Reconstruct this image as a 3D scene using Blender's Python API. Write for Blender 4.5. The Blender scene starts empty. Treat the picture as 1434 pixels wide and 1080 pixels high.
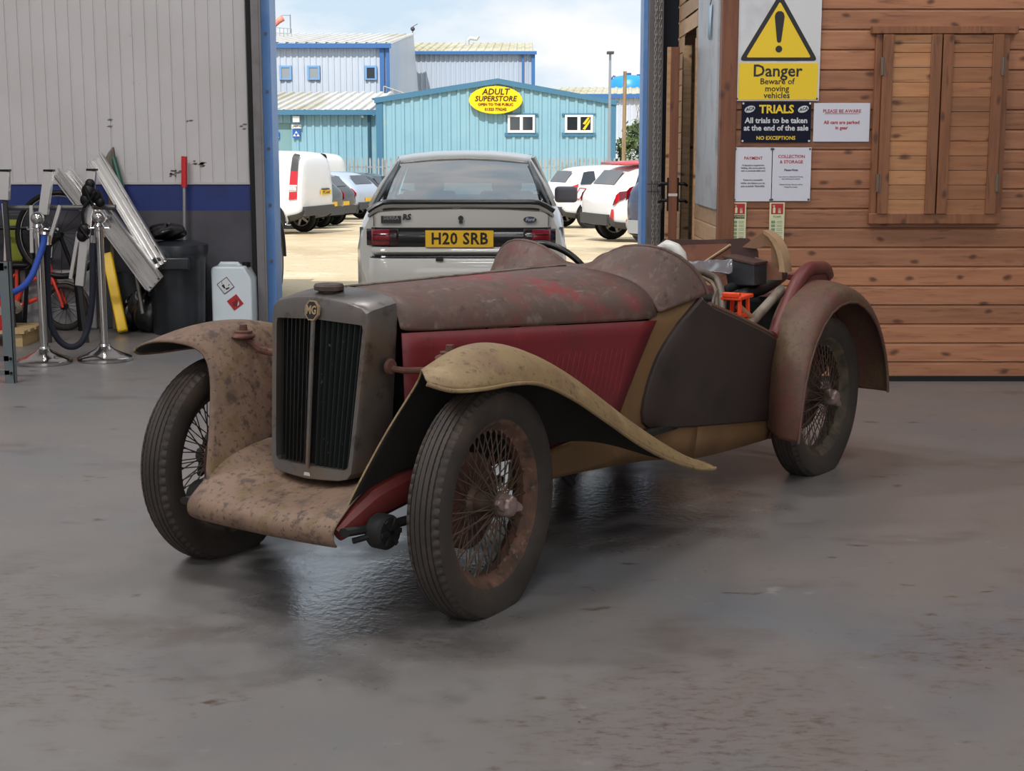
import bpy, bmesh, math, random
from mathutils import Vector, Matrix
random.seed(7)
C = bpy.context.scene.collection
SC = bpy.context.scene
R = math.radians
# ------------------------------------------------------------------ camera frame
TH, CH, FPX, PCX, PCY = 0.1604, 1.3612, 2075.0, 717.0, 540.0
def ray(px, py):
    u = (px-PCX)/FPX; v = (PCY-py)/FPX
    return Vector((u, math.cos(TH)+v*math.sin(TH), -math.sin(TH)+v*math.cos(TH)))
def at(px, py, Y):                       # the point seen at a pixel, at world depth Y
    d = ray(px, py); return Vector((0, 0, CH)) + d*(Y/d.y)
def on_floor(px, py, z=0.0):
    d = ray(px, py); return Vector((0, 0, CH)) + d*((z-CH)/d.z)
# ------------------------------------------------------------------ mesh helpers
class MB:
    def __init__(s): s.v = []; s.f = []
    def add(s, vs, fs):
        o = len(s.v); s.v += [tuple(p) for p in vs]; s.f += [tuple(i+o for i in f) for f in fs]; return s
    def box(s, c, d, M=None):
        x, y, z = d[0]/2, d[1]/2, d[2]/2; c = Vector(c)
        vs = [Vector((sx*x, sy*y, sz*z)) for sx in (-1, 1) for sy in (-1, 1) for sz in (-1, 1)]
        if M is not None: vs = [M @ p for p in vs]
        return s.add([p+c for p in vs], [(0,1,3,2),(4,6,7,5),(0,4,5,1),(2,3,7,6),(0,2,6,4),(1,5,7,3)])
    def bb(s, a, b):
        return s.box([(a[i]+b[i])/2 for i in range(3)], [abs(b[i]-a[i]) for i in range(3)])
    def grid(s, rows, close_u=False, close_v=False):
        n, m = len(rows), len(rows[0]); vs = [p for r in rows for p in r]; fs = []
        for i in range(n if close_u else n-1):
            for j in range(m if close_v else m-1):
                a, b = i*m+j, i*m+(j+1) % m; i2 = (i+1) % n
                fs.append((a, b, i2*m+(j+1) % m, i2*m+j))
        return s.add(vs, fs)
    def tube(s, pts, r, n=8, cap=True, flat=None):
        pts = [Vector(p) for p in pts]; rs = r if isinstance(r, (list, tuple)) else [r]*len(pts)
        rows = []; up = None
        for i, p in enumerate(pts):
            t = (pts[min(i+1, len(pts)-1)]-pts[max(i-1, 0)])
            t = t.normalized() if t.length > 1e-9 else Vector((0, 0, 1))
            if up is None: up = Vector((0, 0, 1)) if abs(t.z) < .9 else Vector((1, 0, 0))
            a = t.cross(up); a = a.normalized() if a.length > 1e-6 else t.orthogonal().normalized()
            b = a.cross(t).normalized(); up = b
            k = flat or 1.0
            rows.append([p + a*math.cos(2*math.pi*j/n)*rs[i] + b*math.sin(2*math.pi*j/n)*rs[i]*k for j in range(n)])
        o = len(s.v); s.grid(rows, close_v=True)
        if cap:
            s.f.append(tuple(o+j for j in range(n))[::-1]); s.f.append(tuple(o+(len(pts)-1)*n+j for j in range(n)))
        return s
    def lathe(s, prof, n=32, axis='z', c=(0, 0, 0), cap=True, rmod=None):
        rows = []; c = Vector(c)
        for k, (r, h) in enumerate(prof):
            row = []
            for j in range(n):
                a = 2*math.pi*j/n; rr = r + (rmod(k, j) if rmod else 0); x, y = rr*math.cos(a), rr*math.sin(a)
                row.append(c + Vector({'z': (x, y, h), 'y': (y, h, x), 'x': (h, x, y)}[axis]))
            rows.append(row)
        o = len(s.v); s.grid(rows, close_v=True)
        if cap:
            if prof[0][0] > 1e-6: s.f.append(tuple(o+j for j in range(n))[::-1])
            if prof[-1][0] > 1e-6: s.f.append(tuple(o+(len(prof)-1)*n+j for j in range(n)))
        return s
    def prism(s, poly, a, b):                      # poly of 3d points, extruded by offset vector a -> b
        a, b = Vector(a), Vector(b); n = len(poly); o = len(s.v)
        s.add([Vector(p)+a for p in poly]+[Vector(p)+b for p in poly], [])
        s.f.append(tuple(o+i for i in range(n))[::-1]); s.f.append(tuple(o+n+i for i in range(n)))
        for i in range(n): j = (i+1) % n; s.f.append((o+i, o+j, o+n+j, o+n+i))
        return s
    def ball(s, c, r, n=16, m=10, sc=(1, 1, 1)):
        c = Vector(c); rows = []
        for i in range(m+1):
            t = math.pi*i/m
            rows.append([c+Vector((r*sc[0]*math.sin(t)*math.cos(2*math.pi*j/n), r*sc[1]*math.sin(t)*math.sin(2*math.pi*j/n), r*sc[2]*math.cos(t))) for j in range(n)])
        return s.grid(rows, close_v=True)
    def mirror_y(s):
        s.v = [(x, -y, z) for x, y, z in s.v]; s.f = [f[::-1] for f in s.f]; return s
    def build(s, name, m, parent=None, smooth=32, bevel=0, solid=0, sub=0, fix=True, off=0.0, segs=2):
        me = bpy.data.meshes.new(name); me.from_pydata([tuple(p) for p in s.v], [], s.f)
        if fix:
            bm = bmesh.new(); bm.from_mesh(me); bmesh.ops.remove_doubles(bm, verts=bm.verts, dist=1e-6)
            bmesh.ops.recalc_face_normals(bm, faces=bm.faces); bm.to_mesh(me); bm.free()
        me.materials.append(m)
        if smooth:
            me.shade_smooth(); me.set_sharp_from_angle(angle=R(smooth))
        o = bpy.data.objects.new(name, me); C.objects.link(o)
        if parent: o.parent = parent
        if sub:
            k = o.modifiers.new('sub', 'SUBSURF'); k.levels = sub; k.render_levels = sub
        if solid:
            k = o.modifiers.new('solid', 'SOLIDIFY'); k.thickness = solid; k.offset = off
        if bevel:
            k = o.modifiers.new('bev', 'BEVEL'); k.width = bevel; k.segments = segs; k.limit_method = 'ANGLE'; k.angle_limit = R(35)
        return o
def tag(o, label=None, cat=None, group=None, kind=None):
    if label: o['label'] = label
    if cat: o['category'] = cat
    if group: o['group'] = group
    if kind: o['kind'] = kind
    return o
def empty(name, loc=(0, 0, 0), rot=(0, 0, 0), label=None, cat=None, group=None, kind=None):
    o = bpy.data.objects.new(name, None); C.objects.link(o); o.location = loc; o.rotation_euler = rot
    o.empty_display_size = .1
    return tag(o, label, cat, group, kind)
def put(o, loc, rot=(0, 0, 0)): o.location = loc; o.rotation_euler = rot; return o
def copy_tree(o, parent=None):
    c = o.copy(); C.objects.link(c)
    if parent: c.parent = parent
    for ch in list(o.children): copy_tree(ch, c)
    return c
# ------------------------------------------------------------------ materials
def lin(c):
    f = lambda v: (v/12.92 if v <= .04045 else ((v+.055)/1.055)**2.4)
    return tuple(f(x/255.0) for x in c[:3]) + (1.0,)
def mat(name, col, rough=.6, metal=0.0, spec=.5, vary=(), bump=None, alpha=None, trans=0, emit=None, coat=0, stretch=None, rvary=None):
    """vary: list of (colour, noise scale, low, high[, stretch]) layers mixed over the base; bump: (scale, strength[, stretch])"""
    m = bpy.data.materials.new(name); m.use_nodes = True; nt = m.node_tree; N = nt.nodes; L = nt.links
    b = N['Principled BSDF']; b.inputs['Base Color'].default_value = lin(col); b.inputs['Roughness'].default_value = rough
    b.inputs['Metallic'].default_value = metal; b.inputs['Specular IOR Level'].default_value = spec
    b.inputs['Coat Weight'].default_value = coat; b.inputs['Transmission Weight'].default_value = trans
    if emit: b.inputs['Emission Color'].default_value = lin(emit[0]); b.inputs['Emission Strength'].default_value = emit[1]
    if alpha is not None: b.inputs['Alpha'].default_value = alpha
    tc = N.new('ShaderNodeTexCoord')
    def noise(scale, st=None, detail=6, rough_=.6, seed=0):
        mp = N.new('ShaderNodeMapping'); L.new(tc.outputs['Object'], mp.inputs[0])
        if st: mp.inputs['Scale'].default_value = st
        mp.inputs['Location'].default_value = (seed*3.7, seed*1.3, seed*2.1)
        n = N.new('ShaderNodeTexNoise'); n.inputs['Scale'].default_value = scale; n.inputs['Detail'].default_value = detail
        n.inputs['Roughness'].default_value = rough_; L.new(mp.outputs[0], n.inputs['Vector']); return n.outputs['Fac']
    prev = None
    for i, v in enumerate(vary):
        fac = noise(v[1], v[4] if len(v) > 4 else stretch, seed=i+1)
        mr = N.new('ShaderNodeMapRange'); mr.inputs[1].default_value = v[2]; mr.inputs[2].default_value = v[3]
        L.new(fac, mr.inputs[0])
        mx = N.new('ShaderNodeMix'); mx.data_type = 'RGBA'; L.new(mr.outputs[0], mx.inputs[0])
        if prev: L.new(prev, mx.inputs[6])
        else: mx.inputs[6].default_value = lin(col)
        mx.inputs[7].default_value = lin(v[0]); prev = mx.outputs[2]
    if prev: L.new(prev, b.inputs['Base Color'])
    if rvary:
        mr = N.new('ShaderNodeMapRange'); mr.inputs[3].default_value = rvary[1]; mr.inputs[4].default_value = rvary[2]
        mr.inputs[1].default_value = .35; mr.inputs[2].default_value = .65
        L.new(noise(rvary[0], seed=9), mr.inputs[0]); L.new(mr.outputs[0], b.inputs['Roughness'])
    if bump:
        bp = N.new('ShaderNodeBump'); bp.inputs['Strength'].default_value = bump[1]; bp.inputs['Distance'].default_value = .01
        L.new(noise(bump[0], bump[2] if len(bump) > 2 else stretch, seed=5), bp.inputs['Height']); L.new(bp.outputs[0], b.inputs['Normal'])
    return m
def glass_mat(name, tint=(200, 220, 220), opac=.25, rough=.03):
    """thin window glass: transparent with a mirror coat"""
    m = bpy.data.materials.new(name); m.use_nodes = True; nt = m.node_tree; N = nt.nodes; L = nt.links
    N.remove(N['Principled BSDF']); out = N['Material Output']
    t = N.new('ShaderNodeBsdfTransparent'); t.inputs[0].default_value = lin(tint)
    g = N.new('ShaderNodeBsdfGlossy'); g.inputs['Roughness'].default_value = rough
    fr = N.new('ShaderNodeFresnel'); fr.inputs[0].default_value = 1.5
    ad = N.new('ShaderNodeMath'); ad.operation = 'ADD'; ad.inputs[1].default_value = opac; L.new(fr.outputs[0], ad.inputs[0])
    mx = N.new('ShaderNodeMixShader'); L.new(ad.outputs[0], mx.inputs[0]); L.new(t.outputs[0], mx.inputs[1]); L.new(g.outputs[0], mx.inputs[2])
    L.new(mx.outputs[0], out.inputs[0]); return m
def text(s, parent, loc, size, m, name='lettering', rot=(R(90), 0, 0), bold=0.0, align='CENTER', sx=1.0, shear=0.0, space=1.0, ext=.0004):
    cu = bpy.data.curves.new(name, 'FONT'); cu.body = s; cu.size = size; cu.align_x = align; cu.align_y = 'CENTER'
    cu.offset = bold; cu.extrude = ext; cu.shear = shear; cu.space_character = space; cu.resolution_u = 2
    cu.materials.append(m)
    tmp = bpy.data.objects.new('tmp_text', cu); C.objects.link(tmp); bpy.context.view_layer.update()
    me = bpy.data.meshes.new_from_object(tmp.evaluated_get(bpy.context.evaluated_depsgraph_get()))
    bpy.data.objects.remove(tmp); bpy.data.curves.remove(cu)
    o = bpy.data.objects.new(name, me); C.objects.link(o); o.location = loc; o.rotation_euler = rot
    if not me.materials: me.materials.append(m)
    o.scale = (sx, 1, 1)
    if parent: o.parent = parent
    return o
def lerp(a, b, t): return a+(b-a)*t
def interp(tab, x):
    tab = sorted(tab)
    if x <= tab[0][0]: return tab[0][1]
    for (x0, y0), (x1, y1) in zip(tab, tab[1:]):
        if x <= x1: return lerp(y0, y1, (x-x0)/(x1-x0))
    return tab[-1][1]
def smooth_interp(tab, x):
    tab = sorted(tab)
    if x <= tab[0][0]: return tab[0][1]
    if x >= tab[-1][0]: return tab[-1][1]
    for i in range(len(tab)-1):
        x0, y0 = tab[i]; x1, y1 = tab[i+1]
        if x <= x1:
            m0 = (y1-tab[i-1][1])/(x1-tab[i-1][0]) if i > 0 else (y1-y0)/(x1-x0)
            m1 = (tab[i+2][1]-y0)/(tab[i+2][0]-x0) if i+2 < len(tab) else (y1-y0)/(x1-x0)
            h = x1-x0; t = (x-x0)/h
            return (2*t**3-3*t*t+1)*y0+(t**3-2*t*t+t)*h*m0+(-2*t**3+3*t*t)*y1+(t**3-t*t)*h*m1
    return tab[-1][1]
# ================================================================== VINTAGE CAR
PSI = 0.6228
car = empty('vintage_sports_car', (-.5293, 4.5836, 0), (0, 0, math.atan2(-math.cos(PSI), -math.sin(PSI))),
            'derelict red and tan open vintage sports car with wire wheels and flat tyres', 'car')
M_red = mat('red_paint', (106, 20, 28), .5, vary=[((80, 25, 27), 3, .5, .8), ((122, 28, 36), 6, .6, .75), ((46, 20, 20), 40, .66, .72)], bump=(30, .03))
M_dusty = mat('dusty_red_top', (92, 64, 58), .6, vary=[((134, 40, 46), 2.4, .52, .66), ((84, 66, 59), 5, .45, .60), ((116, 100, 92), 9, .61, .7, (1, 2.6, 1)), ((98, 76, 68), 26, .52, .62), ((62, 46, 42), 18, .60, .70)], bump=(40, .06))
M_tan = mat('tan_paint', (134, 112, 77), .55, vary=[((116, 90, 68), 5, .5, .68), ((98, 78, 58), 30, .58, .66), ((148, 126, 92), 8, .56, .7), ((82, 64, 48), 55, .60, .70)], bump=(30, .06))
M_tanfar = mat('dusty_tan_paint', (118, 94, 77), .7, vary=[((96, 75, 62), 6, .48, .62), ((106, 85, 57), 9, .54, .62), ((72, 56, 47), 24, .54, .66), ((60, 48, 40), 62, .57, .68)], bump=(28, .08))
M_ochre = mat('ochre_side_paint', (112, 82, 50), .6, vary=[((92, 67, 45), 3, .45, .7), ((120, 88, 52), 5, .55, .7), ((98, 54, 44), 2, .6, .75)], bump=(25, .04))
M_door = mat('dark_brown_door', (46, 33, 29), .6, vary=[((52, 39, 33), 3, .5, .7), ((35, 27, 24), 6, .5, .7)], bump=(30, .03))
M_rearred = mat('faded_red_wing', (92, 58, 48), .6, vary=[((94, 74, 53), 3.4, .46, .62), ((98, 48, 46), 5, .55, .7), ((78, 60, 47), 30, .52, .66), ((66, 48, 40), 70, .58, .68)], bump=(34, .06))
M_rearbody = mat('faded_red_body', (98, 42, 40), .5, vary=[((106, 60, 54), 4, .5, .66), ((84, 40, 38), 8, .55, .7)], bump=(30, .03))
M_shell = mat('tarnished_chrome', (116, 113, 111), .33, metal=.8, vary=[((122, 108, 97), 4, .5, .66), ((88, 80, 74), 12, .56, .68)], bump=(60, .04), rvary=(8, .28, .5))
M_slat = mat('black_slat', (30, 34, 34), .34, metal=.3, vary=[((96, 100, 98), 70, .66, .7)])
M_black = mat('black_underside', (14, 13, 12), .8, vary=[((30, 24, 18), 8, .5, .7)])
M_under = mat('wing_underside', (24, 21, 17), .9, vary=[((34, 29, 21), 5, .5, .7)], bump=(20, .1))
M_tyre = mat('old_tyre_rubber', (50, 43, 38), .72, vary=[((70, 57, 48), 4, .5, .66), ((38, 33, 30), 9, .5, .7)], bump=(50, .08))
M_rust = mat('rusty_rim', (80, 56, 44), .8, vary=[((102, 70, 54), 9, .48, .62), ((58, 44, 36), 18, .52, .66), ((110, 92, 76), 40, .6, .7)], bump=(50, .15))
M_spoke = mat('dull_spoke', (84, 70, 60), .6, metal=.4, vary=[((112, 84, 68), 14, .5, .7)])
M_rimdark = mat('dark_rim', (66, 56, 44), .7, vary=[((92, 76, 58), 9, .5, .65), ((44, 38, 32), 18, .52, .66)], bump=(50, .12))
M_hub = mat('pitted_hub', (150, 130, 124), .4, metal=.5, vary=[((104, 82, 74), 14, .5, .64)])
M_rustrod = mat('rusty_rod', (84, 52, 42), .85, vary=[((104, 66, 52), 20, .5, .66), ((56, 38, 32), 40, .55, .66)], bump=(60, .2))
M_brass = mat('tarnished_cap', (70, 56, 50), .6, metal=.3, vary=[((92, 76, 66), 14, .5, .66)])
M_badge = mat('badge_cream', (150, 128, 96), .5)
M_ink = mat('dark_ink', (24, 22, 20), .6)
M_strip = mat('hinge_strip', (128, 118, 108), .5, metal=.4, vary=[((92, 76, 66), 14, .5, .66)])
M_darkred = mat('dark_red_chassis', (92, 28, 26), .55, vary=[((60, 26, 22), 6, .5, .7)])

# ---- wheels
def tyre_mb():
    Rr, W = .345, .058
    prof = []
    half = [(.246, .040), (.258, .050), (.285, .0575), (.305, .059), (.322, .0565), (.331, .0535), (.3345, .051), (.339, .0445), (.3425, .038), (.3435, .0355), (.3395, .0345), (.3395, .0325), (.345, .0315), (.346, .0195), (.342, .0185), (.342, .0165), (.3465, .0155), (.347, .0025), (.343, .0015)]
    prof = [(r, y) for r, y in half] + [(r, -y) for r, y in half[::-1]]
    n = 216; K = len(prof)
    def rmod(k, j):
        kk = min(k, K-1-k)
        if kk in (6, 7, 8): return -.0075 if (j % 3 == 0) else 0
        if kk in (13, 14, 15, 12) : return -.0025*((j % 2))
        return 0
    mb = MB().lathe(prof, n, 'y', cap=False, rmod=rmod)
    out = []
    for x, y, z in mb.v:                        # the flat: squashed and bulged where it meets the floor
        zf = -.3205
        d = max(0.0, -z-.235)/.11
        y *= 1+.26*d*d*(1 if abs(y) > .03 else .5)
        if z < zf: z = zf-(zf-z)*.02
        out.append((x, y, z))
    mb.v = out; return mb
def spokes_mb(sgn):
    mb = MB(); n = 20
    for k in range(n):                          # inner long spokes and outer short spokes, each pair crossing
        a = 2*math.pi*k/n
        for (hr, hy, da, ry, t) in ((.042, -.035, .34, -.012, 0), (.042, -.035, -.34, -.006, .5), (.034, .052, .30, .012, .25), (.034, .052, -.30, .006, .75)):
            if (k % 2) and hy > 0: pass
            a0 = a + 2*math.pi/n*t; a1 = a0 + da
            p = Vector((hr*math.cos(a0), hy*sgn, hr*math.sin(a0))); q = Vector((.228*math.cos(a1), ry*sgn, .228*math.sin(a1)))
            mb.tube([p, q], .0021, 5, cap=False)
            d = (p-q).normalized(); mb.tube([q-d*.004, q+d*.018], .0042, 5)
    return mb
TY = tyre_mb()
def wheel(xc, side, steer, rimmat, hubrot):
    root = empty('wheel', (xc, side*.55, .3215), (0, 0, R(steer))); root.parent = car
    t = MB(); t.v = list(TY.v); t.f = list(TY.f); t.build('tyre', M_tyre, root, smooth=40)
    rm = [(.2575, .046), (.262, .0445), (.2625, .041), (.256, .038), (.245, .037), (.238, .030), (.234, .018), (.222, .014), (.221, -.014), (.234, -.018), (.238, -.03), (.245, -.037), (.256, -.038), (.2625, -.041), (.262, -.0445), (.2575, -.046), (.246, -.042), (.236, -.034), (.229, -.02), (.216, -.012), (.216, .012), (.229, .02), (.236, .034), (.246, .042)]
    MB().grid([[Vector((r*math.cos(2*math.pi*j/72), y, r*math.sin(2*math.pi*j/72))) for j in range(72)] for r, y in rm], close_u=True, close_v=True).build('rim', rimmat, root)
    spokes_mb(side).build('spokes', M_spoke, root, smooth=60)
    h = MB().lathe([(.0, -.06), (.05, -.06), (.052, -.045), (.045, -.03), (.034, -.02), (.031, .03), (.037, .045), (.038, .058), (.030, .064), (.0, .066)], 24, 'y', cap=False)
    h.v = [(x, y*side, z) for x, y, z in h.v]; hb = h.build('hub', M_spoke, root)
    k = MB().lathe([(.0, .060), (.034, .060), (.036, .068), (.035, .088), (.030, .099), (.018, .104), (.0, .105)], 8, 'y', cap=False)
    for s in (0, math.pi):
        c0, s0 = math.cos(hubrot+s), math.sin(hubrot+s)
        ear = [(.02, -.020), (.042, -.017), (.066, -.009), (.076, .0), (.070, .012), (.042, .017), (.02, .020)]
        pl = [Vector((a*c0-b*s0, .072+.10*max(0, a-.03), a*s0+b*c0)) for a, b in ear]
        k.prism(pl, (0, 0, 0), (0, .016, 0))
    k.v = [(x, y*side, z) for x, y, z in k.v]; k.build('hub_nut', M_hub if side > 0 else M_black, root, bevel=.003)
    d = MB().lathe([(.0, -.035), (.135, -.035), (.145, -.045), (.145, -.085), (.12, -.095), (.0, -.098)], 36, 'y', cap=False)
    d.v = [(x, y*side, z) for x, y, z in d.v]; d.build('brake_drum', M_rustbrown, root)
    return root
M_rustbrown = mat('rusty_drum', (84, 52, 44), .85, vary=[((58, 40, 34), 12, .5, .65)], bump=(40, .15))
WB = 2.3315
wheel(0, 1, 6.0, M_rust, .25); wheel(0, -1, 5.0, M_rimdark, 1.9)
wheel(-WB, 1, 0, M_rimdark, .55); wheel(-WB, -1, 0, M_rimdark, 1.2)

# ---- front wings
FR = [ # each row: O outer edge, A, C crown, B, I inner bend, S1 S2 S3 skirt
 [(.322,.598,.722),(.305,.575,.742),(.262,.53,.748),(.205,.483,.736),(.150,.437,.700),(.215,.366,.56),(.288,.314,.40),(.345,.274,.275)],
 [(.265,.640,.700),(.250,.618,.738),(.190,.560,.776),(.110,.490,.776),(.065,.432,.742),(.105,.372,.585),(.145,.328,.47),(.165,.300,.385)],
 [(.15,.660,.691),(.135,.642,.737),(.075,.575,.788),(.010,.490,.792),(-.03,.425,.765),(-.02,.385,.60),(-.01,.35,.50),(0,.325,.41)],
 [(0,.667,.688),(-.01,.650,.738),(-.04,.582,.786),(-.09,.492,.790),(-.12,.422,.765),(-.12,.388,.61),(-.12,.36,.47),(-.12,.34,.37)],
 [(-.13,.669,.668),(-.14,.652,.716),(-.16,.584,.760),(-.20,.492,.766),(-.23,.42,.744),(-.24,.39,.60),(-.25,.365,.47),(-.25,.35,.38)],
 [(-.30,.669,.600),(-.31,.652,.652),(-.32,.584,.704),(-.34,.492,.712),(-.36,.42,.694),(-.38,.395,.57),(-.40,.37,.46),(-.40,.36,.385)],
 [(-.50,.669,.497),(-.505,.652,.548),(-.51,.584,.608),(-.52,.492,.618),(-.54,.424,.602),(-.56,.40,.51),(-.58,.385,.43),(-.58,.38,.38)],
 [(-.70,.669,.392),(-.70,.652,.440),(-.70,.584,.496),(-.71,.494,.507),(-.72,.432,.495),(-.73,.415,.45),(-.74,.405,.41),(-.74,.40,.375)],
 [(-.90,.669,.306),(-.90,.652,.345),(-.89,.586,.394),(-.89,.498,.405),(-.90,.444,.396),(-.90,.432,.37),(-.90,.428,.35),(-.90,.425,.335)],
 [(-1.08,.668,.246),(-1.07,.650,.272),(-1.06,.588,.309),(-1.06,.505,.318),(-1.06,.458,.312),(-1.06,.45,.30),(-1.06,.445,.29),(-1.06,.44,.28)],
 [(-1.20,.664,.222),(-1.19,.646,.236),(-1.18,.590,.256),(-1.18,.512,.263),(-1.18,.468,.258),(-1.18,.46,.252),(-1.18,.455,.246),(-1.18,.45,.24)],
 [(-1.26,.650,.214),(-1.26,.632,.222),(-1.265,.588,.231),(-1.265,.515,.235),(-1.26,.474,.232),(-1.26,.466,.228),(-1.26,.46,.225),(-1.26,.455,.222)]]
def wing(side, m):
    mb = MB().grid([[Vector(p) for p in r] for r in FR])
    if side < 0: mb.mirror_y()
    o = mb.build('front_wing', m, car, sub=2, solid=.006, smooth=60, off=0)
    o.data.materials.append(M_under)
    o.modifiers['solid'].material_offset = 1; o.modifiers['solid'].material_offset_rim = 0
    # rolled bead along the outer edge
    pts = [Vector(r[0]) for r in FR]
    if side < 0: pts = [Vector((p.x, -p.y, p.z)) for p in pts]
    dense = []
    for i in range(len(pts)-1):
        p0, p1, p2, p3 = pts[max(i-1, 0)], pts[i], pts[i+1], pts[min(i+2, len(pts)-1)]
        for k in range(5):
            t = k/5; dense.append(.5*((2*p1)+(p2-p0)*t+(2*p0-5*p1+4*p2-p3)*t*t+(3*p1-p0-3*p2+p3)*t**3))
    dense.append(pts[-1])
    MB().tube(dense, .006, 8).build('wing_bead', m, o)
    return o
wing(1, M_tan); wing(-1, M_tanfar)

# ---- front apron between the wings
rows = []
for x, zc, ze, w in ((.372, .222, .224, .300), (.394, .236, .238, .302), (.400, .260, .262, .303), (.390, .284, .288, .303), (.362, .298, .308, .302), (.31, .308, .348, .302), (.25, .316, .380, .303), (.17, .326, .402, .305), (.08, .332, .416, .310), (-.02, .336, .42, .325)):
    rows.append([Vector((x - .012*abs(t)**2, w*t, lerp(zc, ze, abs(t)**2.6))) for t in (-1, -.9, -.75, -.5, -.25, 0, .25, .5, .75, .9, 1)])
MB().grid(rows).build('front_apron', M_tanfar, car, sub=2, solid=.004, smooth=60)

# ---- bonnet
def sec(x):
    """half section of bonnet at x (0 front, -1.25 rear): list of (y,z) from the centre hinge to the side hinge"""
    t = -x/1.25
    w = lerp(.208, .402, t); zh = lerp(.803, .738, t); zc = lerp(.926, .914, t)
    zs = lerp(.868, .832, t)
    return [(0, zc), (w*.3, zc-.006), (w*.58, lerp(zc, zs, .30)), (w*.80, lerp(zc, zs, .66)), (w*.92, zs-.002), (w*.985, lerp(zs, zh, .42)), (w+.003, lerp(zs, zh, .75)), (w+.003, zh)]
XS = [-.025, -.2, -.4, -.6, -.8, -1.0, -1.25]
for sd in (1, -1):
    MB().grid([[Vector((x, sd*y, z)) for y, z in sec(x)] for x in XS]).build('bonnet_top', M_dusty, car, sub=1, solid=.004, smooth=50)
def bonnet_bottom(x): return interp([(-1.25, .40), (-.9, .40), (-.4, .42), (0, .45)], x)
def bside(x, z):
    k = min(1, max(0, -x/1.25)); s = min(1, max(0, (lerp(.803, .738, k)-z)/.34))
    return lerp(.208, .402, k)+.003+s*lerp(.014, .050, k)*(1 if k < .78 else 1-(k-.78)*1.5)
for sd in (1, -1):
    rows = []
    for i in range(16):
        t = i/15; row = []
        for j in range(8):
            s = j/7
            xr = lerp(-1.245, -.985, s); x = lerp(-.03, xr, t)
            zt = lerp(.803, .738, -min(x, 0)/1.25)-.004; zb = lerp(.42, .415, t)
            z = lerp(zt, zb, s); row.append(Vector((x, sd*bside(x, z), z)))
        rows.append(row)
    mb = MB().grid(rows); side = mb.build('bonnet_side', M_red, car, solid=.004, smooth=50)
    lv = MB()
    for k in range(22):
        xk = lerp(-.50, -1.07, k/21)
        for (a, b) in ((.0, 1),):
            x0, x1 = xk, xk+.085; z0, z1 = .675-.02*k/21, .50-.02*k/21
            pts = []
            for q in range(7):
                u = q/6; x = lerp(x0, x1, u); z = lerp(z0, z1, u); w = bside(x, z)
                pts.append((x, sd*(w+.0015), z))
            lv.tube(pts, [.001]+[.0042]*5+[.001], 6)
    lv.build('louvres', M_red, side)
MB().tube([(-.02, 0, .929), (-.4, 0, .926), (-.8, 0, .922), (-1.25, 0, .917)], .0065, 8, flat=.7).build('bonnet_hinge', M_strip, car)

# ---- radiator shell
def front_outline(inset=0, top=0.0):
    z0, z1 = .355, .868
    L = []
    def X(y, z):
        t = (z-.36)/.5; xe = lerp(.155, .100, t); xc = lerp(.170, .128, t)
        w = lerp(.166, .198, t); return lerp(xc, xe, min(1, abs(y)/w)**1.15)
    pts = [(0, .352), (-.06, .354), (-.12, .358), (-.152, .366), (-.166, .384), (-.172, .46), (-.182, .60), (-.191, .74), (-.197, .84), (-.193, .868), (-.175, .884), (-.12, .897), (-.06, .905), (0, .908)]
    full = pts + [(-y, z) for y, z in pts[-2:0:-1]]
    return [Vector((X(y, z), y, z)) for y, z in full]
fo = front_outline()
def opening_pt(p):
    y, z = p.y, p.z
    c = Vector((0, .62)); 
    yy = y*.905; zz = z
    if z > .80: zz = lerp(.80, .832 + .010*(1-abs(y)/.19), min(1, (z-.80)/.07))
    if z < .46: zz = lerp(.46, .392, min(1, (.46-z)/.09))
    t = (zz-.36)/.5; xe = lerp(.155, .100, t); xc = lerp(.170, .128, t); w = lerp(.166, .198, t)
    return Vector((lerp(xc, xe, min(1, abs(yy)/w)**1.15)-.002, yy, zz))
op = [opening_pt(p) for p in fo]
opin = [p+Vector((-.035, 0, 0)) for p in op]
def rear_pt(p):
    t = max(0, (p.z-.36)/.5)
    return Vector((-.022, p.y*lerp(1.02, 1.045, t), p.z + (.022 if p.z > .85 else 0) + (-.004 if p.z < .4 else 0)))
re_ = [rear_pt(p) for p in fo]
mid = [a.lerp(b, .12)*1.0 + Vector((0, (a.y*.02), .004 if a.z > .85 else 0)) for a, b in zip(fo, re_)]
shell = MB().grid([opin, op, [a.lerp(b, .12) for a, b in zip(op, fo)], [a.lerp(b, .93)+Vector((.002, 0, 0)) for a, b in zip(op, fo)], fo, mid, [a.lerp(b, .5) for a, b in zip(mid, re_)], re_], close_v=True).build('radiator_shell', M_shell, car, smooth=28)
MB().tube([(.168, 0, .388), (.150, 0, .60), (.128, 0, .842)], .0075, 8).build('centre_bar', M_shell, shell)
MB().add([Vector((p.x-.035, p.y*.99, p.z)) for p in op], [tuple(range(len(op)))]).build('radiator_core', M_black, car)
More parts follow.
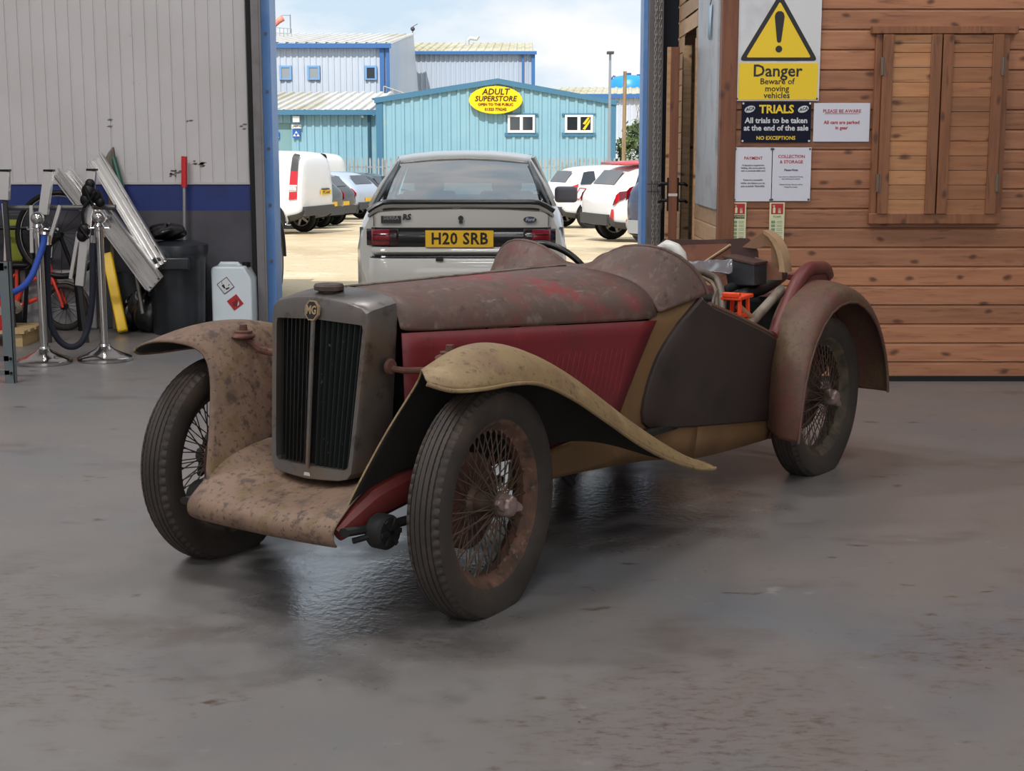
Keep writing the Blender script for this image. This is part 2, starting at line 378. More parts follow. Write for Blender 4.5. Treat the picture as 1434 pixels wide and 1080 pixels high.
for sd, nm in ((-1, 0), (1, 1)):
    sl = MB()
    for k in range(8):
        u = (k+.55)/8.1
        def P_(z):
            t = (z-.36)/.5; w = lerp(.166, .198, t); y = sd*(.012+u*(w*.9-.012)); xe = lerp(.155, .100, t); xc = lerp(.170, .128, t)
            return Vector((lerp(xc, xe, abs(y)/w)-.022, y, z))
        a, b = P_(.392), P_(.838)
        e = Vector((.009, sd*-.0075, 0)) if sd < 0 else Vector((.009, -.004, 0)); w2 = Vector((.0006, .0022, 0))
        sl.add([a-e-w2, a+e-w2, a+e+w2, a-e+w2, b-e-w2, b+e-w2, b+e+w2, b-e+w2], [(0,1,2,3),(4,7,6,5),(0,4,5,1),(1,5,6,2),(2,6,7,3),(3,7,4,0)])
    sl.build('grille_slats', M_slat, car, smooth=0)
cap = MB().lathe([(.0, .913), (.030, .913), (.033, .922), (.046, .925), (.047, .937), (.042, .944), (.0, .947)], 20, 'z', (.056, 0, 0), cap=False).build('radiator_cap', M_brass, car)
bd = empty('badge', (.1315, 0, .868), (0, R(-8), 0)); bd.parent = car
oc = [Vector((0, .029*math.cos(math.pi/8+k*math.pi/4), .033*math.sin(math.pi/8+k*math.pi/4))) for k in range(8)]
MB().prism(oc, (-.006, 0, 0), (.004, 0, 0)).build('badge_plate', M_badge, bd, smooth=0)
MB().prism([p*.86 for p in oc], (.004, 0, 0), (.005, 0, 0)).build('badge_field', M_ink, bd, smooth=0)
text('MG', bd, (.0058, 0, 0), .036, M_badge, rot=(R(90), 0, R(90)), bold=.0012, sx=.78)
MB().prism([(.1705, -.010, .372), (.1705, .010, .372), (.170, .013, .362), (.170, -.013, .362)], (0, 0, 0), (.002, 0, 0)).build('starting_handle_hole', mat('bright_hole', (190, 190, 186), .6), car)
# headlamp bar stubs between radiator and wings
for sd in (1, -1):
    MB().tube([(.02, sd*.212, .695), (-.005, sd*.245, .688), (-.03, sd*.30, .69), (-.02, sd*.38, .70), (.0, sd*.44, .745)], [.010, .010, .011, .013, .012], 10).build('lamp_bar', M_rustrod, car)
    MB().lathe([(.0, .0), (.024, .0), (.026, .006), (.022, .014), (.0, .016)], 16, 'y', cap=False).build('bar_bracket', M_rustbrown, car).location = (.02, sd*.205 - (.016 if sd < 0 else 0), .70)
    MB().ball((.01, sd*.425, .745), .042, 14, 8, (1.1, .8, .30)).lathe([(0, .742), (.03, .742), (.03, .762), (.014, .764), (.012, .782), (0, .783)], 14, 'z', (.005, sd*.43, .0), cap=False).build('lamp_bracket', M_rustrod, car, smooth=60)

# ---- chassis and front axle, springs, dampers
for sd in (1, -1):
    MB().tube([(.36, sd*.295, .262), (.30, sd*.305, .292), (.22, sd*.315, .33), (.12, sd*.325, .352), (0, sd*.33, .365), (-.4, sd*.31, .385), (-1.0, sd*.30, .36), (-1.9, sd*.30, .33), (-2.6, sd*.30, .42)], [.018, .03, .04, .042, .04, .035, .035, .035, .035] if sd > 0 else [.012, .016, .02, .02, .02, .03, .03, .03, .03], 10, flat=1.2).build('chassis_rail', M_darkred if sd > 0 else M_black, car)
    MB().tube([(.37, sd*.33, .275), (.2, sd*.345, .262), (.0, sd*.345, .258), (-.2, sd*.345, .268), (-.36, sd*.345, .30)], .022, 8, flat=.6).build('leaf_spring', M_black, car)
    dm = MB().lathe([(.0, -.03), (.045, -.03), (.052, -.02), (.052, .02), (.045, .03), (.0, .032)], 24, 'y', cap=False)
    for a in (0, 1.05, 2.1):
        dm.box((0, .034, 0), (.085, .006, .014), Matrix.Rotation(a, 3, 'Y'))
    put(dm.build('friction_damper', M_black, car), (.255, sd*.375, .262))
    MB().tube([(.26, sd*.385, .262), (.34, sd*.335, .245)], .009, 6).build('damper_arm', M_black, car)
MB().tube([(0, -.50, .32), (0, -.38, .30), (0, .38, .30), (0, .50, .32)], .024, 10).build('front_axle', M_black, car)
MB().tube([(-WB, -.50, .32), (-WB, .50, .32)], .034, 10).build('rear_axle', M_black, car)
MB().box((-.45, 0, .50), (.55, .26, .30)).box((-.95, 0, .42), (.40, .30, .22)).tube([(-1.1, 0, .38), (-2.25, 0, .34)], .035, 8).build('engine_block', M_black, car, bevel=.02)
MB().tube([(-.62, .30, .36), (-.78, .33, .22), (-.80, .335, .20)], .016, 8).build('exhaust_pipe', M_black, car)

# ---- body sides: scuttle, panels, doors, rear quarters
def yb(x, z):
    y = smooth_interp([(-.3, .40), (-.95, .388), (-1.10, .392), (-1.25, .402), (-1.45, .478), (-1.7, .502), (-2.05, .508), (-2.35, .50), (-2.6, .48)], x)
    if z < .36: y -= .018*((.36-z)/.18)**1.5
    return y
def band(x0, x1, zb, zt, nx, nz, off=0.0):
    return [[Vector((x, yb(x, z)+off, z)) for z in [lerp(zb(x), zt(x), j/nz) for j in range(nz+1)]] for x in [lerp(x0, x1, i/nx) for i in range(nx+1)]]
zt_front = lambda x: smooth_interp([(-1.445, .815), (-1.35, .79), (-1.26, .764), (-1.22, .745), (-1.15, .67), (-1.05, .56), (-.95, .46), (-.8, .38), (-.35, .36)], x)
zb_all = lambda x: interp([(-2.62, .40), (-2.4, .36), (-2.1, .178), (-1.45, .192), (-1.1, .225), (-.7, .255), (-.35, .272)], x)
zt_mid = lambda x: interp([(-2.02, .602), (-1.49, .766), (-1.445, .812)], x)
zt_rear = lambda x: smooth_interp([(-2.62, .76), (-2.55, .835), (-2.45, .85), (-2.32, .848), (-2.22, .80), (-2.12, .70), (-2.02, .602)], x)
DOOR = [(-1.43,.806),(-1.395,.775),(-1.345,.725),(-1.30,.67),(-1.25,.605),(-1.205,.53),(-1.17,.455),(-1.157,.405),(-1.165,.368),(-1.20,.343),(-1.27,.332),(-1.4,.322),(-1.7,.295),(-2.0,.262),(-2.004,.40),(-2.006,.595),(-1.9,.635),(-1.7,.70),(-1.5,.765)]
for sd in (1, -1):
    mb = MB().grid(band(-.35, -1.445, zb_all, zt_front, 26, 8))
    mb.grid(band(-1.445, -2.02, zb_all, zt_mid, 12, 8))
    if sd < 0: mb.mirror_y()
    mb.build('side_panel', M_ochre, car, solid=.012, smooth=40, off=-1 if sd > 0 else -1)
    mb = MB().grid(band(-2.02, -2.60, zb_all, zt_rear, 20, 9))
    # thick rolled cockpit edge turning inward
    edge = [Vector((x, yb(x, .6)-.004, zt_rear(x))) for x in [lerp(-2.0, -2.58, i/20) for i in range(21)]]
    mb.tube(edge, .024, 10)
    if sd < 0: mb.mirror_y()
    mb.build('rear_quarter', M_rearbody, car, solid=.012, smooth=45)
    d3 = [Vector((x, sd*(yb(x, z)+.004), z)) for x, z in DOOR]
    dmb = MB(); n = len(d3); cx_ = sum(p.x for p in d3)/n; cz_ = sum(p.z for p in d3)/n
    rings = []
    for k in (1.0, .97, .75, .5, .25, .02):
        rings.append([Vector((lerp(cx_, x, k), sd*(yb(lerp(cx_, x, k), lerp(cz_, z, k))+(.012 if k == 1 else .019)), lerp(cz_, z, k))) for x, z in DOOR])
    rings.insert(0, [Vector((p.x, p.y-sd*.03, p.z)) for p in d3])
    dmb.grid(rings, close_v=True); o = len(dmb.v)-n; dmb.f.append(tuple(o+i for i in range(n)))
    door = dmb.build('door', M_door, car, smooth=35)
    tr = [Vector((x, sd*(yb(x, z)-.004), z+.006)) for x, z in ((-2.01, .60), (-1.9, .638), (-1.7, .703), (-1.5, .768))]
    MB().tube(tr, .012, 8).build('door_capping', mat('brown_capping', (92, 66, 52), .6), door)
    for (hx, hz) in ((-2.005, .575), (-2.01, .375)):
        MB().box((hx, sd*(yb(hx, hz)+.014), hz), (.03, .02, .03)).tube([(hx-.01, sd*(yb(hx, hz)+.02), hz-.02), (hx-.01, sd*(yb(hx, hz)+.02), hz+.02)], .009, 8).build('door_hinge', M_brass, door, bevel=.003)
# scuttle with twin humps
def hump(y): 
    a = abs(y)
    return smooth_interp([(0, .906), (.06, .917), (.13, .957), (.20, .986), (.255, .994), (.32, .990), (.39, .966), (.45, .915), (.487, .855), (.497, .818)], a)
def front_sec(y):
    return interp([(0, .913), (.12, .907), (.233, .889), (.32, .862), (.37, .828), (.396, .79), (.412, .762)], abs(y))
rows = []
ts = [-1, -.985, -.95, -.9, -.82, -.72, -.62, -.52, -.42, -.32, -.22, -.12, 0]; ts = ts + [-t for t in ts[-2::-1]]
for k in range(9):
    u = k/8; row = []
    for t in ts:
        yf, yr = t*.412, t*.497
        ur = u
        e = u*u*(3-2*u)
        y = lerp(yf, yr, u); z = lerp(front_sec(yf), hump(yr), e if abs(t) < .93 else u)
        xr = -1.34 - .12*max(0, (abs(t)-.45)/.55)**1.6 + .05*math.cos(t*math.pi*.5)*0
        x = lerp(-1.245, xr, u)
        row.append(Vector((x, y, z)))
    rows.append(row)
MB().grid(rows).build('scuttle', M_dusty, car, sub=1, solid=.006, smooth=60)
MB().tube([p+Vector((-.002, 0, 0)) for p in rows[-1]], .008, 8).build('scuttle_beading', M_dusty, car)
MB().box((-1.36, 0, .78), (.02, .72, .22)).build('dashboard', M_black, car, bevel=.01)
# tub floor, seat back, tail and tank
MB().box((-1.75, 0, .33), (1.3, .88, .02)).build('tub_floor', M_black, car)
MB().box((-2.44, 0, .52), (.05, .92, .40), Matrix.Rotation(R(10), 3, 'Y')).build('seat_back_panel', M_black, car, bevel=.02)
MB().prism([(-2.54, 0, .74), (-2.62, 0, .73), (-2.70, 0, .66), (-2.80, 0, .45), (-2.55, 0, .36), (-2.42, 0, .38)], (0, -.47, 0), (0, .47, 0)).build('fuel_tank', M_rearbody, car, bevel=.02)
MB().box((-2.56, .40, .80), (.10, .16, .03)).build('rear_shelf', M_rearbody, car, bevel=.006)
# ---- rear wings
def rear_wing(side):
    rows = []; angs = [-14, -6, 4, 16, 28, 40, 52, 64, 76, 88, 100, 112, 124, 136, 148, 160, 172, 180, 184]
    for a in angs:
        ca, sa = math.cos(R(a)), math.sin(R(a))
        ro = interp([(-14, .475), (0, .437), (20, .425), (60, .42), (90, .405), (120, .40), (150, .415), (184, .45)], a)
        rc = interp([(-14, .462), (0, .445), (25, .452), (50, .474), (70, .484), (90, .478), (115, .466), (150, .470), (184, .505)], a)
        ri = interp([(-14, .33), (10, .345), (30, .385), (55, .44), (80, .482), (110, .485), (150, .48), (184, .51)], a)
        q = [(.692, ro), (.690, lerp(ro, rc, .42)), (.672, lerp(ro, rc, .80)), (.635, rc), (.575, lerp(rc, ri, .25)+.012), (.52, lerp(rc, ri, .7)+.006), (.47, ri)]
        rows.append([Vector((-WB+r*ca, side*y, .3215+r*sa)) for y, r in q])
    o = MB().grid(rows).build('rear_wing', M_rearred, car, sub=2, solid=.006, smooth=60)
    MB().tube([r[0] for r in rows], .006, 8).build('wing_bead', M_rearred, o)
for sd in (1, -1): rear_wing(sd)
# ---- steering wheel
sw = empty('steering_wheel', (-1.60, -.285, .80), (0, R(-62), 0)); sw.parent = car
MB().grid([[Vector(((.195+.013*math.cos(b))*math.cos(a), (.195+.013*math.cos(b))*math.sin(a), .013*math.sin(b))) for b in [2*math.pi*j/10 for j in range(10)]] for a in [2*math.pi*i/48 for i in range(48)]], close_u=True, close_v=True).build('wheel_rim', mat('wheel_rim_black', (22, 20, 20), .35), sw, smooth=80)
s_ = MB()
for k in range(3):
    a = R(90+120*k)
    for d in (-.012, 0, .012): s_.tube([(.02*math.cos(a), .02*math.sin(a)+d*math.cos(a), -.01), (.195*math.cos(a)-d*math.sin(a), .195*math.sin(a)+d*math.cos(a), 0)], .002, 5)
s_.lathe([(0, -.02), (.03, -.02), (.03, .01), (0, .014)], 16, cap=False).build('wheel_spokes', M_spoke, sw)
MB().tube([(0, 0, -.02), (0, 0, -.45)], .016, 8).build('steering_column', M_black, sw)
# ================================================================== WORKSHOP
YB, YW = 11.2, 8.585                     # roller door wall, front of the timber office
def floor_mat():
    m = mat('painted_concrete', (111, 108, 106), .42, vary=[((113, 107, 105), .55, .42, .62), ((102, 104, 108), .8, .5, .66), ((96, 89, 86), 1.7, .58, .72, (1, 1.6, 1)), ((78, 64, 54), 6, .645, .72, (1, 1.8, 1)), ((128, 124, 122), 9, .66, .74), ((64, 58, 54), 32, .69, .74)], bump=(14, .035))
    nt = m.node_tree; N = nt.nodes; L = nt.links; b = N['Principled BSDF']; tc = [n for n in N if n.type == 'TEX_COORD'][0]
    def math_(op, a, b_=None, clamp=False):
        n = N.new('ShaderNodeMath'); n.operation = op; n.use_clamp = clamp
        for i, v in enumerate((a, b_)):
            if v is None: continue
            if isinstance(v, (int, float)): n.inputs[i].default_value = v
            else: L.new(v, n.inputs[i])
        return n.outputs[0]
    def patch(cx, cy, rx, ry, ang, soft, nscale, namp):
        mp = N.new('ShaderNodeMapping'); mp.vector_type = 'TEXTURE'; L.new(tc.outputs['Object'], mp.inputs[0])
        mp.inputs['Location'].default_value = (cx, cy, 0); mp.inputs['Rotation'].default_value = (0, 0, ang); mp.inputs['Scale'].default_value = (rx, ry, 1)
        ln = N.new('ShaderNodeVectorMath'); ln.operation = 'LENGTH'; L.new(mp.outputs[0], ln.inputs[0])
        nz = N.new('ShaderNodeTexNoise'); nz.inputs['Scale'].default_value = nscale; nz.inputs['Detail'].default_value = 6; L.new(tc.outputs['Object'], nz.inputs['Vector'])
        d = math_('ADD', ln.outputs['Value'], math_('MULTIPLY', math_('SUBTRACT', nz.outputs['Fac'], .5), namp))
        return math_('MULTIPLY', math_('SUBTRACT', 1.0, d), soft, True)
    wet = math_('MAXIMUM', patch(-.40, 4.35, .52, .85, -.1, 1.3, 5, 1.5), patch(.35, 5.6, .7, .8, .6, 1.3, 5, 1.2))
    dirt = math_('MAXIMUM', patch(.45, 3.25, .55, .75, -.3, 1.5, 9, 2.6), math_('MAXIMUM', patch(-1.35, 3.9, .4, .8, .5, 1.5, 9, 2.6), math_('MAXIMUM', patch(.35, 2.95, .5, .3, 0, 1.5, 9, 2.8), math_('MAXIMUM', patch(1.35, 3.9, .5, .35, .3, 1.5, 9, 2.8), patch(-.25, 3.95, .14, .10, .3, 1.5, 9, 2.2)))))
    old = b.inputs['Base Color'].links[0].from_socket
    mx = N.new('ShaderNodeMix'); mx.data_type = 'RGBA'; fl = N.new('ShaderNodeTexNoise'); fl.inputs['Scale'].default_value = 26; fl.inputs['Detail'].default_value = 8; fl.inputs['Roughness'].default_value = .7; fm = N.new('ShaderNodeMapping'); fm.inputs['Scale'].default_value = (.7, 1.6, 1); L.new(tc.outputs['Object'], fm.inputs[0]); L.new(fm.outputs[0], fl.inputs['Vector'])
    fr2 = N.new('ShaderNodeMapRange'); fr2.inputs[1].default_value = .50; fr2.inputs[2].default_value = .66; L.new(fl.outputs['Fac'], fr2.inputs[0])
    L.new(math_('ADD', math_('MULTIPLY', math_('MULTIPLY', dirt, fr2.outputs[0]), .85), math_('MULTIPLY', dirt, .14)), mx.inputs[0]); L.new(old, mx.inputs[6]); mx.inputs[7].default_value = lin((80, 67, 58))
    mx2 = N.new('ShaderNodeMix'); mx2.data_type = 'RGBA'; L.new(math_('MULTIPLY', wet, .6), mx2.inputs[0]); L.new(mx.outputs[2], mx2.inputs[6]); mx2.inputs[7].default_value = lin((62, 61, 62))
    L.new(mx2.outputs[2], b.inputs['Base Color'])
    nz = N.new('ShaderNodeTexNoise'); nz.inputs['Scale'].default_value = 2.2; nz.inputs['Detail'].default_value = 5; L.new(tc.outputs['Object'], nz.inputs['Vector'])
    base_r = math_('ADD', math_('MULTIPLY', nz.outputs['Fac'], .22), .27)
    mr = N.new('ShaderNodeMix'); mr.data_type = 'FLOAT'; L.new(wet, mr.inputs[0]); L.new(base_r, mr.inputs[2]); mr.inputs[3].default_value = .04
    L.new(mr.outputs[0], b.inputs['Roughness']); L.new(math_('ADD', math_('MULTIPLY', wet, 1.5), .5), b.inputs['Specular IOR Level']); b.inputs['IOR'].default_value = 1.6
    bp2 = N.new('ShaderNodeBump'); bp2.inputs['Distance'].default_value = .012; L.new(math_('MULTIPLY', wet, .2), bp2.inputs['Strength'])
    mp = N.new('ShaderNodeMapping'); L.new(tc.outputs['Object'], mp.inputs[0]); mp.inputs['Scale'].default_value = (1, .7, 1); mp.inputs['Rotation'].default_value = (0, 0, .3)
    nw = N.new('ShaderNodeTexNoise'); nw.inputs['Scale'].default_value = 40; nw.inputs['Detail'].default_value = 6; nw.inputs['Roughness'].default_value = .6; L.new(mp.outputs[0], nw.inputs['Vector'])
    L.new(nw.outputs['Fac'], bp2.inputs['Height']); L.new(b.inputs['Normal'].links[0].from_socket, bp2.inputs['Normal']); L.new(bp2.outputs[0], b.inputs['Normal'])
    return m
tag(MB().bb((-7, -7, -.2), (8, YB+.35, 0)).build('floor', floor_mat(), smooth=0), kind='structure')
M_clad = mat('grey_white_cladding', (186, 182, 182), .5, vary=[((178, 174, 173), .8, .45, .65), ((140, 132, 126), 7, .69, .76)])
M_navy = mat('navy_band', (20, 40, 104), .55, vary=[((16, 32, 84), 4, .5, .7), ((70, 76, 110), 14, .70, .73)])
M_dado = mat('dark_grey_dado', (72, 70, 76), .7, vary=[((64, 62, 68), 3, .45, .6)])
M_jamb = mat('grey_jamb', (112, 108, 110), .5, vary=[((92, 86, 84), 3, .5, .7)])
M_jblue = mat('blue_jamb', (96, 144, 208), .4, vary=[((120, 160, 214), 3, .5, .7)])
M_dark = mat('dark_gap', (12, 12, 14), .8)
xl = at(352, 256, YB).x
zb0, zb1 = at(200, 256, YB).z, at(200, 295, YB).z
# cladding with shallow vertical grooves
pts = []; x = -7.0
g = .0936
while x < xl-.001:
    x1 = min(x+g, xl)
    pts += [(x, 0), (x1-.016, 0), (x1-.013, .007), (x1-.004, .007), (x1-.001, 0)]
    x = x1
wl = empty('wall_left', (0, 0, 0), kind='structure')
MB().grid([[Vector((px, YB+d, z)) for px, d in pts] for z in (zb0, 6.0)]).build('cladding', M_clad, wl, smooth=0)
MB().bb((-7, YB-.012, zb0-.012), (xl, YB+.02, zb0+.004)).build('cladding_flashing', mat('flashing', (176, 172, 172), .5), wl)
MB().bb((-7, YB, zb1), (xl, YB+.1, zb0)).build('navy_band', M_navy, wl)
MB().bb((-7, YB, 0), (xl, YB+.1, zb1)).build('dado', M_dado, wl)
MB().bb((-7, YB+.1, 0), (xl, YB+.2, 6.0)).build('outer_skin', M_dado, wl)
# scuffs on the lower cladding
sc = MB()
for px, py, n in ((247, 243, 10), (280, 230, 10), (336, 176, 3), (151, 172, 2), (271, 170, 2)):
    for k in range(n):
        p = at(px+random.uniform(-9, 9), py+random.uniform(-5, 5), YB-.002); w = random.uniform(.006, .03)
        sc.add([p+Vector((-w, 0, -.004)), p+Vector((w*.3, 0, -.008)), p+Vector((w, 0, .003)), p+Vector((-w*.2, 0, .007))], [(0, 1, 2, 3)])
sc.build('scuff_marks', mat('scuffs', (104, 98, 92), .8), wl, smooth=0)
xa, xb_, xc_ = xl, at(366, 100, YB).x, at(383, 100, YB).x
tr = empty('trim_1', kind='structure')
MB().bb((xa, YB-.06, 0), (xa+.05, YB+.2, 6)).build('seal_gap', M_dark, tr)
MB().bb((xa+.045, YB-.10, 0), (xa+.10, YB+.22, 6)).bb((xa+.099, YB-.095, 0), (xa+.115, YB-.08, 6)).build('door_guide', M_jamb, tr)
MB().bb((xa+.10, YB+.02, 0), (xa+.165, YB+.30, 6)).build('blue_edge', M_jblue, tr)
# bolts on the guide
bm_ = MB()
for k in range(9): bm_.lathe([(0, -.012), (.012, -.012), (.012, 0)], 8, 'y', (xa+.135, YB+.02, .5+k*.42))
bm_.build('bolts', M_jamb, tr)
xr0 = at(901, 100, YB).x
tr2 = empty('trim_2', kind='structure')
MB().bb((xr0, YB+.02, 0), (xr0+.035, YB+.30, 6)).build('blue_edge', M_jblue, tr2)
MB().bb((xr0+.033, YB-.10, 0), (xr0+.135, YB+.2, 6)).build('door_guide', M_jamb, tr2)
wr = empty('wall_right', kind='structure')
MB().bb((xr0+.13, YB, 0), (8, YB+.2, 6)).build('end_wall', mat('end_wall_navy', (28, 34, 48), .7), wr)
tag(MB().bb((-7.2, -7, 0), (-7, YB+.2, 6)).build('wall_west', M_clad), kind='structure')
tag(MB().bb((8, -7, 0), (8.2, YB+.2, 6)).build('wall_east', M_clad), kind='structure')
tag(MB().bb((-7.2, -7.2, 0), (8.2, -7, 6)).build('wall_back', M_clad), kind='structure')
tag(MB().bb((-7.2, -7.2, 6), (8.2, YB+.3, 6.2)).build('ceiling', mat('ceiling_sheet', (180, 180, 180), .8)), kind='structure')
tag(MB().bb((xl, YB, 3.9), (xr0+.2, YB+.2, 6)).build('beam_lintel', M_clad), kind='structure')

# ---------------------------------------------------------------- timber office
def wood(name, c1, c2, c3, axis='x'):
    st = (1.2, 14, 14) if axis == 'x' else (14, 14, 1.2)
    m = mat(name, c1, .55, vary=[(c2, 2.2, .42, .62, st), (c3, 3.4, .58, .70, st)], bump=(4, .04, st))
    nt = m.node_tree; N = nt.nodes; L = nt.links; b = N['Principled BSDF']; tc = [n for n in N if n.type == 'TEX_COORD'][0]
    # a random tint per board (each board is an island) and dark knots
    geo = N.new('ShaderNodeNewGeometry')
    old = b.inputs['Base Color'].links[0].from_socket
    hs = N.new('ShaderNodeHueSaturation'); mr = N.new('ShaderNodeMapRange'); mr.inputs[3].default_value = .76; mr.inputs[4].default_value = 1.14
    L.new(geo.outputs['Random Per Island'], mr.inputs[0]); L.new(mr.outputs[0], hs.inputs['Value']); L.new(old, hs.inputs['Color'])
    sx_ = N.new('ShaderNodeSeparateXYZ'); cb = N.new('ShaderNodeCombineXYZ'); L.new(tc.outputs['Object'], sx_.inputs[0]); L.new(sx_.outputs[0], cb.inputs[0]); L.new(sx_.outputs[2], cb.inputs[1])
    mp = N.new('ShaderNodeMapping'); L.new(cb.outputs[0], mp.inputs[0]); mp.inputs['Scale'].default_value = (2.0, 3.6, 1) if axis == 'x' else (3.6, 2.0, 1)
    dn = N.new('ShaderNodeTexNoise'); dn.inputs['Scale'].default_value = 3; L.new(mp.outputs[0], dn.inputs['Vector'])
    ad = N.new('ShaderNodeVectorMath'); ad.operation = 'MULTIPLY_ADD'; L.new(dn.outputs['Color'], ad.inputs[0]); ad.inputs[1].default_value = (.14, .14, .0); L.new(mp.outputs[0], ad.inputs[2])
    vo = N.new('ShaderNodeTexVoronoi'); vo.voronoi_dimensions = '2D'; vo.inputs['Scale'].default_value = 1.6; L.new(ad.outputs[0], vo.inputs['Vector'])
    k = N.new('ShaderNodeMapRange'); k.inputs[1].default_value = .035; k.inputs[2].default_value = .11; k.inputs[3].default_value = .85; k.inputs[4].default_value = 0
    L.new(vo.outputs['Distance'], k.inputs[0])
    mx = N.new('ShaderNodeMix'); mx.data_type = 'RGBA'; L.new(k.outputs[0], mx.inputs[0]); L.new(hs.outputs[0], mx.inputs[6]); mx.inputs[7].default_value = lin((74, 40, 26)); L.new(mx.outputs[2], b.inputs['Base Color'])
    return m
M_plank = wood('orange_brown_plank', (164, 112, 80), (148, 97, 68), (122, 78, 56))
M_plank2 = wood('pale_plank', (206, 168, 128), (190, 148, 108), (172, 128, 92))
M_shut1 = wood('light_shutter_board', (176, 126, 84), (162, 110, 72), (140, 90, 60))
M_shut2 = wood('shutter_board', (154, 104, 70), (140, 92, 60), (116, 74, 50))
M_frame = wood('frame_timber', (142, 92, 60), (128, 80, 52), (106, 66, 44), 'z')
M_post = wood('post_timber', (128, 78, 50), (112, 66, 42), (94, 54, 36), 'z')
XP0, XP1 = at(1008.5, 150, YW).x, at(1031, 150, YW).x
sh = empty('wall_timber_office', kind='structure')
pl = MB(); P_H = .1117; z = at(1300, 12.6, YW).z - P_H*24
k = 0
while z < 3.2:
    z1 = z+P_H
    cuts = [XP1-.02]
    if k % 5 == 1: cuts.append(random.uniform(2.0, 4.5))
    cuts.append(5.2)
    for a, b in zip(cuts, cuts[1:]):
        za, zb = max(z, .025), z1
        if zb > za:
            pl.add([(a+.001, YW, za+.004), (b-.001, YW, za+.004), (b-.001, YW+.002, zb-.014), (a+.001, YW+.002, zb-.014), (a+.001, YW+.010, zb-.001), (b-.001, YW+.010, zb-.001), (a+.001, YW+.008, za), (b-.001, YW+.008, za)],
                   [(0, 1, 2, 3), (3, 2, 5, 4), (6, 7, 1, 0)])
    z = z1; k += 1
pl.build('planks', M_plank, sh, smooth=0, fix=False)
MB().bb((XP1-.05, YW+.011, 0), (5.2, YW+.06, 3.2)).build('backing', mat('plank_shadow_gap', (40, 24, 16), .9), sh)
MB().bb((XP1, YW-.02, 0), (5.2, YW+.01, .03)).build('sole_plate', M_dark, sh)
MB().bb((XP0, YW-.022, 0), (XP1, YW+.07, 3.2)).build('corner_post', M_post, sh, bevel=.004)
# side wall of the office, running back to the roller door
XS_ = XP0+.012; pl = MB(); z = at(1300, 12.6, YW).z - P_H*24
while z < 3.2:
    z1 = z+P_H; za = max(z, .02)
    if z1 > za:
        for (ya, yb_) in ((YW+.07, 9.86), (10.52, 10.95)):
            pl.add([(XS_, ya, za+.003), (XS_, yb_, za+.003), (XS_, yb_, z1-.012), (XS_, ya, z1-.012), (XS_+.01, ya, z1), (XS_+.01, yb_, z1), (XS_+.008, ya, za), (XS_+.008, yb_, za)], [(0, 1, 2, 3), (3, 2, 5, 4), (6, 7, 1, 0)])
        if z > 2.02: pl.add([(XS_, 9.86, za+.003), (XS_, 10.52, za+.003), (XS_, 10.52, z1-.012), (XS_, 9.86, z1-.012)], [(0, 1, 2, 3)])
    z = z1
pl.build('side_planks', M_plank2, sh, smooth=0, fix=False)
MB().bb((XS_+.3, YW+.07, 0), (XS_+.34, 10.95, 3.2)).build('side_shade_backing', M_dark, sh)  # near-black sheet: paints in the shade inside the open doorway and behind the planks
MB().bb((XS_-.006, 9.80, 0), (XS_+.05, 9.86, 2.05)).bb((XS_-.006, 10.52, 0), (XS_+.05, 10.58, 2.05)).build('door_lining', M_plank2, sh)
xs4 = at(935, 200, 10.9).x
MB().bb((xs4-.012, 10.88, 0), (xs4+.012, 10.92, at(935, 66, 10.9).z)).build('architrave', M_plank2, sh)
MB().bb((XS_, 10.9, 0), (5.2, 10.95, 3.2)).build('rear_panel', M_plank2, sh, smooth=0)
# the office door standing ajar, seen on its edge
dr = empty('door_1', (at(943.5, 200, 9.88).x, 9.88, 0), (0, 0, R(-6.3)), kind='structure')
dt = at(940, 66, 9.9).z
MB().bb((-.028, 0, .02), (.028, .74, dt)).build('door_leaf', M_post, dr, bevel=.003)
M_iron = mat('black_iron', (18, 18, 20), .45, metal=.5)
zh_ = at(940, 268, 9.95).z
for s in (1, -1):
    h = MB().bb((s*.026, .04, zh_-.13), (s*.04, .09, zh_+.09))
    for dz in (.05, -.06):
        h.tube([(s*.035, .065, zh_+dz), (s*.075, .065, zh_+dz), (s*.09, .07, zh_+dz-.01), (s*.09, .15, zh_+dz-.012)], .011, 8)
    h.build('door_handle', M_iron, dr)
MB().bb((-.03, -.001, zh_-.03), (.03, .012, zh_-.012)).build('strike_plate', mat('bright_plate', (190, 180, 170), .35, metal=.8), dr)
# white board fixed to the side wall
p0, p1 = at(1004, 298, 8.7), at(972, 294, 9.7)
wb_ = MB().bb((XS_-.022, 8.68, p0.z+.02), (XS_-.004, 9.60, 2.75)).build('notice_board', mat('white_board', (176, 178, 182), .35, vary=[((150, 152, 156), 6, .5, .7), ((205, 205, 208), 40, .66, .7)]), bevel=.003)
tag(wb_, 'tall scratched white board fixed to the side of the timber office', 'board')
tg = empty('hanging_tag', (XS_-.03, 8.95, at(984, 30, 8.95).z), label='pale blue folded tag hanging on the tall white board', cat='tag')
MB().add([(0, -.05, .09), (-.003, .05, .10), (-.006, .06, -.09), (-.004, -.02, -.11)], [(0, 1, 2, 3)]).build('tag_sheet', mat('pale_blue_paper', (176, 206, 226), .5), tg, solid=.002)
MB().tube([(.004, 0, .13), (-.003, 0, .09)], .003, 6).build('tag_cord', M_iron, tg)

